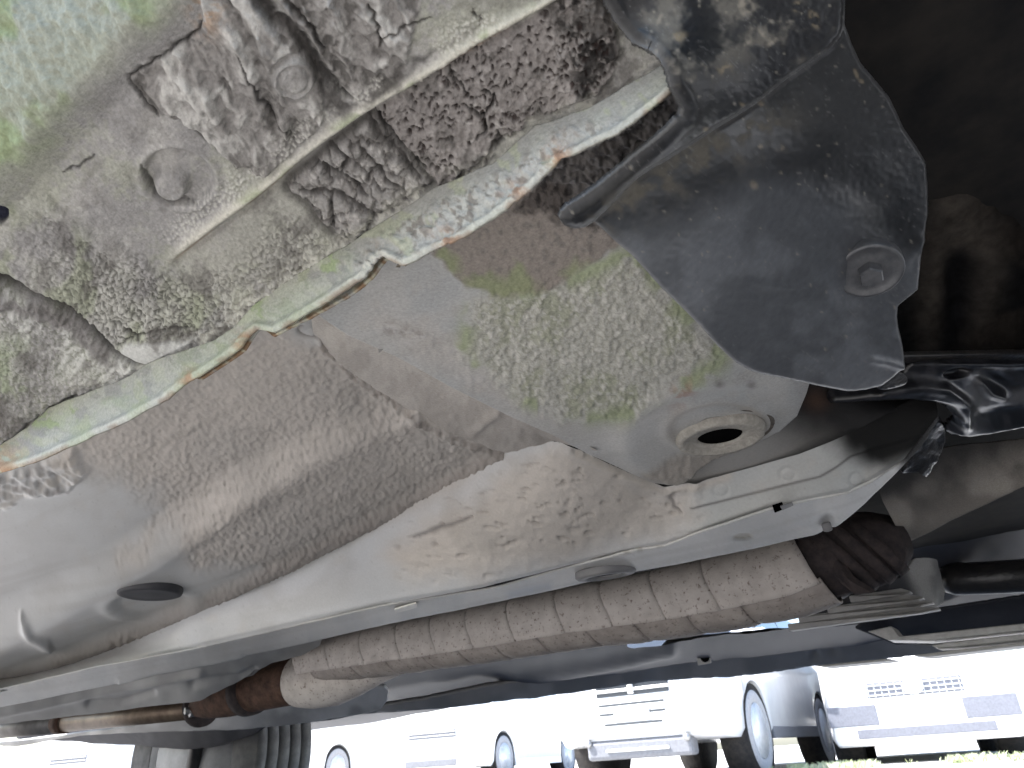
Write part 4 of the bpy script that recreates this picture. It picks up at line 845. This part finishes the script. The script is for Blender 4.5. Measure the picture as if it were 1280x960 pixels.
hg = [at(x, y, Y=.80) for x, y in ((330,826),(318,842),(296,846),(276,858),(262,866),(238,868))]
tube('hanger_rod', hg, .0045, M_steel, EX, 10)

# ---- tunnel side strips beyond the rail, left
def gr_c(base, var, seed):
    return lambda k: (mixc(np.array(base)*(1 - var), np.array(base)*(1 + var), ss(-.4, .4, fbm(np.c_[k.x, k.y], 1/30, 4, seed))), .55)
patch('tunnel_side', CAR, [(-58,888),(0,880),(130,850),(240,828),(330,808),(405,792),(400,806),(376,820),(340,828),(300,852),(250,876),(120,892),(0,906),(-58,912)], [(0,884,'y',.66),(130,852,'y',.66),(330,812,'y',.66),(0,904,'y',.73),(250,874,'y',.73),(340,828,'y',.72)], 2.5, M_sheet,
      lambda k: (5*np.exp(-(segdist(k.x, k.y, [(0,892),(140,862),(250,842)])[0]/5)**2) - 5*np.exp(-(segdist(k.x, k.y, [(110,880),(150,878),(190,866)])[0]/4)**2) + 2*fbm(np.c_[k.x,k.y],1/30,3,701) - 5*np.exp(-(segdist(k.x, k.y, [(240,856),(300,846),(318,838)])[0]/4)**2))*k.u, gr_c((.3,.295,.285), .18, 702))
patch('rear_crossmember', CAR, cr([(-10,930),(60,922),(180,906),(240,896),(300,886),(350,878),(420,868),(480,858),(476,886),(420,897),(360,906),(300,912),(250,914),(180,916),(100,920),(20,933)], 3, True), [(0,930,'y',1.2),(180,908,'y',1.15),(300,905,'y',1.15),(470,882,'y',1.25),(300,912,'y',1.17)], 2, M_sheet, lambda k: 1.2*fbm(np.c_[k.x,k.y],1/30,3,703)*k.u, gr_c((.36,.36,.36), .25, 704), thick=.006)
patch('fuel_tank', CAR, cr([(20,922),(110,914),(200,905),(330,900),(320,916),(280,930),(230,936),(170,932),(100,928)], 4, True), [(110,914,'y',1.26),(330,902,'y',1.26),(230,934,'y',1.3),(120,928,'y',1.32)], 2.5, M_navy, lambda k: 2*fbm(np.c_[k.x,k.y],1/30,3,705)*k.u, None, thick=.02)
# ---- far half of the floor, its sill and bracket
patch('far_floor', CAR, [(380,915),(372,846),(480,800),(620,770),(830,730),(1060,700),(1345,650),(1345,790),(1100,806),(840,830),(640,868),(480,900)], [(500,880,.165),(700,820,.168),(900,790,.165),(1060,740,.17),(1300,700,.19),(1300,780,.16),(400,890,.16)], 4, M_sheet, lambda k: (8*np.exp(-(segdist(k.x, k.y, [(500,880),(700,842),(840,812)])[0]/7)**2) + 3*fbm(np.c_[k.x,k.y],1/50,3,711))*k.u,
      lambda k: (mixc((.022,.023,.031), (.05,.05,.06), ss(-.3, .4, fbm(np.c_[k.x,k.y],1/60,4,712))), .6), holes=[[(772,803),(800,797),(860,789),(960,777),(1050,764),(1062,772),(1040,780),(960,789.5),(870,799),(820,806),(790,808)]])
FS = patch('far_sill', CAR, [(360,905),(400,896),(534,872),(640,852),(760,832),(822,818),(836,804),(900,796),(960,790),(1078,785),(1100,798),(1160,808),(1345,786),(1345,802),(1280,808.5),(1210,813),(1145,820),(1090,827),(1045,830),(1000,836),(978,839),(900,845),(763,859),(640,876),(480,892),(400,901)], [(400,898,'y',1.46),(763,845,'y',1.46),(1000,815,'y',1.46),(1280,800,'y',1.46),(640,856,'y',1.4),(960,792,'y',1.42)], 3, M_sheet,
      lambda k: (4*fbm(np.c_[k.x,k.y],1/50,3,713) - 6*np.exp(-ell(k, 1018, 818, 6, 6)**2) - 5*np.exp(-ell(k, 1040, 812, 7, 6)**2))*k.u, lambda k: (mixc((.15,.155,.165), (.22,.22,.225), ss(-.3, .4, fbm(np.c_[k.x,k.y],1/60,4,714))), .5), thick=.01)
BR = prism('sill_bracket', [at(x, y, Y=1.40) for x, y in ((869,811),(886,809),(889,829),(872,832))], (0, .004, 0), M_pale, FS, .002)
lathe('bracket_hole_shade', at(881, 821.5, Y=1.3985), (0,-1,0), [(.009,0),(.0,.0006)], M_hole, BR, 20)
# cast sump with its long cooling ribs
def g2c(k): return mixc(mixc((.24,.235,.225), (.36,.35,.33), ss(-.4, .4, fbm(np.c_[k.x,k.y],1/25,4,721))), (.045,.045,.05), ss(1158, 1136, k.x - .5*(k.y - 745))), .6  # sump blackened behind the ribs, painting in the shade of the grooves
SUMP = patch('gearbox_sump', CAR, [(1000,772),(1041,757),(1065,742),(1100,733),(1124,722),(1138,706),(1150,690),(1175,700),(1184,716),(1191,738),(1190,752),(1168,764),(1130,771),(1091,778),(1047,783),(1004,783)], [(960,786,'y',.98),(1041,762,'y',.95),(1100,745,'y',.93),(1150,700,'y',.98),(1185,740,'y',1.02),(1168,762,'y',1.0),(800,808,'y',1.0)], 2, M_coat, lambda k: (-12*ss(1150, 1192, k.x)**2 + 2*fbm(np.c_[k.x,k.y],1/20,3,722))*k.u, g2c, thick=.006)
for (a, b), (c, d), y_ in (((1062,749),(1136,738),.905), ((1034,763),(1152,745),.905), ((998,775),(1164,751),.905), ((985,784),(1172,759),.905)):
    p, q_ = at(a, b, Y=y_ + .012), at(c, d, Y=y_ + .02)
    m_ = q_ + (p - q_)*.12; prism('cooling_rib', [p + np.array([0, 0, -.0038]), m_ + np.array([0, 0, -.0036]), q_ + np.array([0, .012, -.001]), q_ + np.array([0, .012, .001]), m_ + np.array([0, 0, .0036]), p + np.array([0, 0, .0038])], (0, .014, .0), M_rib, SUMP, .0012)
tube('drive_shaft', [at(x, y, Y=1.05) for x, y in ((1176,727),(1190,724),(1240,722),(1345,716))], [.013,.019,.019,.019], M_black, CAR, 24)
patch('far_undertray', CAR, [(1070,786),(1085,776),(1345,735),(1345,792),(1280,796),(1120,806)], [(1080,786,'y',1.25),(1300,745,'y',1.25),(1300,785,'y',1.3),(1120,800,'y',1.3)], 3, M_navy, None, None, thick=.004)
UT = None
for pts_ in ([(1084,789),(1114,782.5),(1124,795.5),(1345,772),(1345,781),(1160,801),(1110,800)], [(1164,807),(1180,803.5),(1345,785),(1345,793),(1200,808),(1172,810)], [(1140,819),(1200,811.5),(1345,795.5),(1345,799.5),(1210,815),(1160,821)], [(1018,832),(1110,823),(1120,825),(1030,833.5)]):
    prism('undertray_rail', [at(x, y, Y=1.22) for x, y in pts_], (0, .05, 0), M_pale, CAR, .0015)
boxo('front_subframe_rail', (.14, .44, .46, 1.12, .40, .455), M_black, SB, .01)
boxo('engine_block', (.30, .95, .55, 1.25, .40, .62), M_darkrust, CAR, .03)
# ---- everything above: black backing added to stop light leaks and stand for shade
bm = bmesh.new(); box(bm, -2.45, 1.25, .17, 1.5, .50, .56); bm_obj('shade_backing_mesh', bm, M_cave, CAR).name = 'light_leak_backing'

# ================================================================== cars
def paintmat(name, col, rough=.25):
    return plain(name, col, rough, spec=.5, var=.04, scale=6, cc=.6)
M_glass = plain('tinted_glass', (.02, .025, .03), .05, spec=.8, var=.1); M_lamp = plain('clear_lamp', (.5, .52, .55), .1, spec=.8, scale=40); M_trim = plain('dark_trim', (.13, .135, .15), .6, scale=40)  # dark trim lightened, standing in for glare over the far cars
M_gdark = plain('grille_dark', (.03, .035, .04), .5, scale=40); M_chrome = plain('bright_trim', (.6, .6, .6), .2, metal=.8, scale=20); M_rim = plain('alloy_rim', (.66, .67, .68), .35, metal=.1, scale=20); M_plate = plain('blank_plate', (.75, .75, .72), .5, var=.03)
M_red = plain('red_lamp', (.4, .02, .02), .2); M_mesh = plain('grille_mesh', (.15, .155, .18), .5, scale=60)
def rot(rz): return np.array([[math.cos(rz), -math.sin(rz), 0], [math.sin(rz), math.cos(rz), 0], [0, 0, 1]])
def car_body(parent, L, Wd, H, hood, hz, gc, axles, r, paint, van=False, off=(0, 0), open_bottom=False):
    """painted shell: columns along the car, each a half ring mirrored; wheel arches cut upward"""
    xs = np.unique(np.r_[np.linspace(-L/2, L/2, 46), [a + d for a in axles for d in np.linspace(-r*1.18, r*1.18, 13)], L/2 - .02, L/2 - .06, -L/2 + .03]); hw = Wd/2
    belt = hz + .06
    def top(x):
        f = L/2 - x; b = x + L/2
        if van: t = np.interp(f, [0, .04, .25, .8, 1.1], [hz*.96, hz, hz + .08, H - .06, H])
        else: t = np.interp(f, [0, .05, hood, hood + .75, hood + 1.2], [hz*.86, hz*.9, hz + .05, H - .04, H])
        return min(t, np.interp(b, [0, .06, .25, .6, 1.0], [hz + .02, hz + .06, H - .35 if not van else H - .1, H - .07, H]))
    V, F, n = [], [], 15
    for x in xs:
        f, b = L/2 - x, x + L/2; rd = 1 - .10*np.exp(-f/.16) - .06*np.exp(-b/.15)
        z1 = top(x); bz = min(belt, z1 - .02); w = hw*rd; zb = gc + .05*np.exp(-f/.1)
        gl = max(0, z1 - bz - .08)/(H - belt + 1e-6)
        half = [(.0, zb if not open_bottom else .62), (w*.55, zb if not open_bottom else .62), (w*.93, zb), (w*.985, zb + .07), (w, (zb + bz)*.5), (w*.975, bz), (w*(.95 - .17*gl), bz + (z1 - bz)*.85), (w*(.86 - .25*gl), z1), ]
        ring = []
        for j, (y, z) in enumerate(half):
            if 1 < j < 5 or (open_bottom and j < 5):
                for a in axles:
                    dx = abs(x - a)
                    if dx < r*1.16: z = max(z, r + math.sqrt((r*1.16)**2 - dx*dx)*1.0 + (.004*j))
            ring.append((y, z))
        pts = [(-y, z) for y, z in ring[::-1]] + [(y, z) for y, z in ring[1:]]
        for y, z in pts: V.append((x + off[0], y + off[1], z))
    for i in range(len(xs) - 1):
        for j in range(n): F.append((i*n + j, (i + 1)*n + j, (i + 1)*n + (j + 1) % n, i*n + (j + 1) % n))
    F += [tuple(range(n)), tuple((len(xs) - 1)*n + j for j in range(n))[::-1]]
    if open_bottom: F = [f for f in F if len(f) != 4 or not (f[0] % n in (5, 6, 7, 8) )]
    o = mesh('body', np.array(V), F, paint, parent, local=True)
    if not open_bottom:
        e = o.modifiers.new('edge', 'BEVEL'); e.width = .02; e.segments = 2; e.limit_method = 'ANGLE'; e.angle_limit = math.radians(40)
    return o, top, belt
def wheel(parent, x, y, r, w, side, rimm, detail=False, toff=(0, 0)):
    c = np.array([x, y, r]); ax_ = (0, side, 0); hw = w/2
    prof = [(r*.66,-hw),(r*.70,-hw*1.02),(r*.9,-hw*1.05),(r*.97,-hw*.92)]
    if detail:
        for k in range(5):
            a = -hw*.8 + k*hw*.4; prof += [(r, a - hw*.16),(r, a + hw*.16),(r*.965, a + hw*.17),(r*.965, a + hw*.23)]
        prof = prof[:-2]
    else: prof += [(r,-hw*.75),(r,hw*.75)]
    prof += [(r*.97,hw*.92),(r*.9,hw*1.05),(r*.70,hw*1.02),(r*.66,hw*.9)]
    wo = bpy.data.objects.new('wheel', None); COL.objects.link(wo); wo.parent = parent
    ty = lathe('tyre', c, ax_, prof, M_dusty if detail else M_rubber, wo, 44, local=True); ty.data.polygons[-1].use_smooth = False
    lathe('rim', c, ax_, [(r*.66,-hw*.98),(r*.64,-hw*.9),(r*.6,-hw*.2),(r*.6,hw*.3),(r*.64,hw*.85),(r*.665,hw*.98)], rimm, wo, 40, local=True)
    lathe('hub_cap', c, ax_, [(r*.61,hw*.35),(r*.5,hw*.62),(r*.42,hw*.6),(r*.2,hw*.55),(r*.16,hw*.72),(0,hw*.75)], rimm, wo, 40, local=True)
    bm = bmesh.new()
    for k in range(5):
        a = 2*math.pi*k/5
        d = np.array([math.cos(a), 0, math.sin(a)]); t = np.array([-math.sin(a), 0, math.cos(a)])
        vs = []
        for rr, ww, yy in ((r*.18, .05, .78),(r*.62, .035, .8)):
            for sgn in (-1, 1):
                for dy in (0, -.25): vs.append(bm.verts.new(tuple(c + d*rr + sgn*t*ww*r/.3 + np.array([0, side*hw*(yy + dy), 0]))))
        for f in ((0,2,6,4),(1,5,7,3),(0,4,5,1),(2,3,7,6),(4,6,7,5),(0,1,3,2)): bm.faces.new([vs[i] for i in f])
    bm_obj('wheel_spokes', bm, rimm, wo, local=True)
    return wo
def bx(name, parent, x0, x1, y0, y1, z0, z1, mat, bev=.01): return boxo(name, (x0, x1, y0, y1, z0, z1), mat, parent, bev, True)
def make_car(name, label, cat, px, dist, yaw, L, Wd, H, hood, hz, gc, r, wb, paint, kind, group):
    d = ray(px, 925); d = np.array([d[0], d[1]])/math.hypot(d[0], d[1])
    front = d*dist; h = math.radians(yaw); fwd = np.array([math.cos(h), math.sin(h)]); c = front - fwd*L/2
    o = thing(name, label, cat, (c[0], c[1], 0), h, group)
    fa = L/2 - (.78 if kind != 'van' else .62); axles = (fa, fa - wb)
    body, top, belt = car_body(o, L, Wd, H, hood, hz, gc, axles, r, paint, kind == 'van')
    for a in axles:
        for s in (-1, 1):
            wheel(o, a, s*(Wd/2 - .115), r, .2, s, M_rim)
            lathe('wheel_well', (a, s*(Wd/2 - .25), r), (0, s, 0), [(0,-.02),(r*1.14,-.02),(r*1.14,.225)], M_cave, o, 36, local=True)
    X = L/2; f = X + .004
    hwx = Wd/2*.9
    # glazing
    ws0, ws1 = (hood + .02, hood + .72) if kind != 'van' else (.28, .74)
    za, zb_ = top(X - ws0) + .012, top(X - ws1) + .012
    prism('windscreen', [(X - ws0, -hwx*.82, za), (X - ws0, hwx*.82, za), (X - ws1, hwx*.7, zb_), (X - ws1, -hwx*.7, zb_)], (.012, 0, .012), M_glass, o, local=True)
    for s in (-1, 1):
        for (xa, xb) in ((X - ws1 - .95, X - ws1 + .0), (X - ws1 - 1.95, X - ws1 - 1.02)):
            xb2 = min(xb + .25, X - ws0 - .2)
            y0, y1 = s*(Wd/2*.985), s*(Wd/2*.80)
            prism('side_window', [(xa, y0, belt + .05), (xb2, y0, belt + .05), (xb, y1, H - .12), (xa + .05, y1, H - .12)], (0, s*.012, .004), M_glass, o, local=True)
        bx('door_mirror', o, X - ws0 - .35, X - ws0 - .2, s*(Wd/2 + .02) - .09, s*(Wd/2 + .02) + .09, belt + .04, belt + .2, paint, .03)
        bx('side_sill', o, axles[1] + r*1.2, axles[0] - r*1.2, s*(Wd/2 - .03) - .025, s*(Wd/2 - .03) + .025, gc - .02, gc + .085, M_trim if kind == 'cross' else paint)
        bx('tail_lamp', o, -X - .006, -X + .06, s*hwx*.84 - .1, s*hwx*.84 + .1, hz - .16, hz + .06, M_red)
        bx('headlamp', o, X - .09, f + .006, s*hwx*.74 - .19, s*hwx*.74 + .19, hz*.76 - .02, hz*.76 + .13, M_lamp, .03)
    bx('rear_bumper', o, -X - .03, -X + .08, -hwx*.97, hwx*.97, gc + .02, gc + .3, paint, .03)
    if kind == 'cross':
        g = bx('grille', o, X - .02, f + .004, -.36, .36, .70, .95, M_gdark, .012)
        for z in (.735, .80, .865): bx('grille_bar', g, f, f + .022, -.37, .37, z, z + .03, M_chrome, .008)
        bx('grille_bar', g, f, f + .026, -.03, .03, .71, .94, M_chrome, .008)
        prism('emblem', [(f + .026, 0, .77), (f + .026, .06, .83), (f + .026, 0, .89), (f + .026, -.06, .83)], (.012, 0, 0), M_chrome, g, local=True)
        bp = bx('front_bumper', o, X - .08, f + .05, -hwx*.98, hwx*.98, .36, .68, paint, .05)
        for z, w in ((.62, .32), (.545, .32), (.46, .28)): bx('intake_slot', bp, f + .03, f + .053, -w, w, z, z + .022, M_gdark, .004)
        bx('number_plate', bp, f + .05, f + .062, -.17, .17, .5, .615, M_plate, .003)
        sk = bx('skid_plate', o, X - .15, f + .02, -.5, .5, .19, .345, M_trim, .03); bx('skid_bar', sk, f + .01, f + .04, -.3, .3, .25, .275, M_rim, .008)
        for s in (-1, 1):
            bx('fog_lamp', bp, f + .02, f + .056, s*.66 - .06, s*.66 + .06, .44, .52, M_lamp, .02); lathe('tow_eye', (f + .02, s*.47, .33), (1, 0, 0), [(.03,0),(.03,.03),(.0,.035)], M_steel, sk, 14, local=True)
    elif kind == 'van':
        g = bx('grille', o, X - .02, f + .006, -.41, .41, .556, .695, M_mesh, .012)
        for k in range(3): bx('grille_bar', g, f + .004, f + .016, -.41, .41, .574 + .042*k, .583 + .042*k, M_rim, .002)
        for k in range(14): bx('grille_strut', g, f + .003, f + .011, -.395 + .06*k, -.389 + .06*k, .56, .69, M_rim, .001)
        bm = bmesh.new(); n = 24; vs = [bm.verts.new((f + .016, .09*math.cos(2*math.pi*i/n), .63 + .066*math.sin(2*math.pi*i/n))) for i in range(n)]; fc = bm.faces.new(vs)
        for v in [e for e in bmesh.ops.extrude_face_region(bm, geom=[fc])['geom'] if isinstance(e, bmesh.types.BMVert)]: v.co.x += .02
        bm_obj('emblem', bm, WHT, g, bevel=.006, local=True)
        bp = bx('front_bumper', o, X - .08, f + .03, -hwx*1.02, hwx*1.02, .16, .53, paint, .05)
        for s in (-1, 1): bx('bumper_recess', bp, f + .024, f + .036, s*.575 - .215, s*.575 + .215, .33, .505, M_mesh, .014)
        bx('lower_intake', bp, f + .024, f + .036, -.57, .57, .22, .30, M_mesh, .01); bx('number_plate', bp, f + .03, f + .044, -.165, .165, .37, .485, M_plate, .003)
    else:
        g = bx('grille', o, X - .02, f + .004, -.42, .42, .62, .74, M_trim, .012)
        for z in (.65, .695): bx('grille_bar', g, f, f + .014, -.41, .41, z, z + .014, M_chrome, .004)
        bp = bx('front_bumper', o, X - .08, f + .05, -hwx*.98, hwx*.98, .2, .56, paint, .05)
        bx('lower_intake', bp, f + .03, f + .056, -.45, .45, .24, .34, M_trim, .02); bx('number_plate', bp, f + .05, f + .062, -.17, .17, .4, .515, M_plate, .003)
        for s in (-1, 1): bx('fog_lamp', bp, f + .03, f + .056, s*.64 - .07, s*.64 + .07, .27, .34, M_lamp, .02)
    return o
WHT = paintmat('white_car_paint', (.8, .8, .79)); SLV = paintmat('silver_car_paint', (.55, .56, .58)); BLU = paintmat('pale_blue_paint', (.5, .56, .66))
YAW = math.degrees(math.atan2(*(-(np.array([ray(1140, 925)[0], ray(1140, 925)[1]])))[::-1]))
DY = max((7., -7.), key=lambda a: -(np.array([math.cos(math.radians(YAW + a)), math.sin(math.radians(YAW + a)), 0]) @ RC[:, 0]))
GRP = 'cars parked nose out across the yard'
make_car('parked_car', 'white people carrier with a narrow front wheel, left of the silver off-roader', 'car', 540, 12.5, YAW, 4.5, 1.7, 1.95, .75, 1.36, .2, .31, 2.6, WHT, 'sedan', GRP)
make_car('parked_car', 'pale silver off-roader with a barred grille and three bumper slots', 'car', 797, 7.3, YAW + DY, 4.5, 1.76, 1.72, .95, 1.02, .3, .35, 2.67, SLV, 'cross', GRP)
make_car('parked_van', 'white van with mesh grille and oval emblem, right of the silver off-roader', 'van', 1160, 8.3, YAW, 4.2, 1.7, 1.8, .3, .92, .15, .31, 2.4, WHT, 'van', GRP)
make_car('parked_car', 'white people carrier behind the dusty tyre, its front wheel just in frame', 'car', 335, 14, YAW, 4.5, 1.7, 1.95, .75, 1.36, .2, .31, 2.55, WHT, 'sedan', GRP)
make_car('parked_car', 'white people carrier farthest left, blown out beyond the exhaust pipe', 'car', 90, 14.5, YAW, 4.5, 1.7, 1.95, .75, 1.36, .2, .31, 2.55, WHT, 'sedan', GRP)

# ---- the rest of the car we lie under: shell and wheels
GP = paintmat('grey_car_paint', (.42, .43, .43))
car_body(CAR, 3.9, 1.58, 1.62, .9, 1.02, .435, (1.11, -1.45), .30, GP, off=(0, 0), open_bottom=True)
for x in (1.11, -1.45):
    for s in (-1, 1): wheel(CAR, x, s*.665, .29, .185, s, M_rim, True)
# rear suspension beyond the floor
tube('suspension_strut', [np.array(p) for p in ((-1.93,1.30,.5),(-1.97,1.32,.36),(-2.02,1.35,.2))], [.016,.018,.022], M_black, CAR)
lathe('brake_drum', (-2.05, 1.38, .29), (0, -1, 0), [(.175,-.03),(.18,.0),(.15,.03),(.07,.04),(.0,.045)], plain('hub_grey', (.24,.24,.245), .5, scale=30), CAR, 36)
tube('brake_cable', [np.array(p) for p in ((-1.3,1.15,.42),(-1.65,1.2,.4),(-1.9,1.28,.42),(-2.0,1.33,.36))], .008, M_black, CAR, 10)

# ---- grass tufts along the edge of the yard
rng = np.random.RandomState(5); V, F = [], []
for k in range(900):
    px = rng.uniform(700, 1330) if k % 4 == 0 else rng.uniform(985, 1330); dist = rng.uniform(7.2, 8.1)
    d = ray(px, 930); d = d[:2]/np.hypot(*d[:2]); p = d*dist
    if fbm(np.array([[p[0], p[1]]]), 2.2, 2, 77)[0] < .05: continue
    hgt = rng.uniform(.02, .075)
    for b in range(5):
        a = rng.uniform(0, 6.28); ln = rng.uniform(.2, .7)*hgt; q = p + rng.normal(0, .02, 2); w = .006
        i = len(V); dx, dy = math.cos(a), math.sin(a)
        V += [(q[0] - dy*w, q[1] + dx*w, 0), (q[0] + dy*w, q[1] - dx*w, 0), (q[0] + dx*ln*.4, q[1] + dy*ln*.4, hgt*.7), (q[0] + dx*ln, q[1] + dy*ln, hgt)]; F += [(i, i + 1, i + 2), (i + 2, i + 1, i + 3)]
gr = mesh('grass', V, F, plain('dry_grass', (.3, .36, .16), .7, col2=(.5, .5, .38), scale=3), smooth=False); tagged(gr, 'short tufts of grass along the edge of the yard', None, None, 'stuff')

# ================================================================== ground
def ground_mat():
    m, t, b, n, l = nodes('worn_asphalt')
    tc = n.new('ShaderNodeTexCoord'); nz = n.new('ShaderNodeTexNoise'); nz.inputs['Scale'].default_value = 30; nz.inputs['Detail'].default_value = 8
    l.new(tc.outputs['Object'], nz.inputs['Vector']); r = n.new('ShaderNodeValToRGB'); r.color_ramp.elements[0].color = (.15, .145, .14, 1); r.color_ramp.elements[1].color = (.23, .22, .21, 1)
    r.color_ramp.elements[0].position = .3; r.color_ramp.elements[1].position = .7
    l.new(nz.outputs[0], r.inputs[0]); l.new(r.outputs[0], b.inputs['Base Color']); b.inputs['Roughness'].default_value = .9
    return m
g = mesh('ground', [(-150,-150,0),(150,-150,0),(150,250,0),(-150,250,0)], [(0,1,2,3)], ground_mat(), smooth=False); tagged(g, 'worn grey asphalt yard under and around the cars', None, None, 'structure')
g = mesh('gravel_strip', [(-150,1.8,.004),(150,1.8,.004),(150,200,.004),(-150,200,.004)], [(0,1,2,3)], plain('pale_gravel', (.46,.45,.43), .9, col2=(.58,.57,.55), scale=9), smooth=False); tagged(g, 'pale gravel the row of cars stands on, with an added unseen near part', None, None, 'structure')  # near part lies out of view, added to bounce light under the car
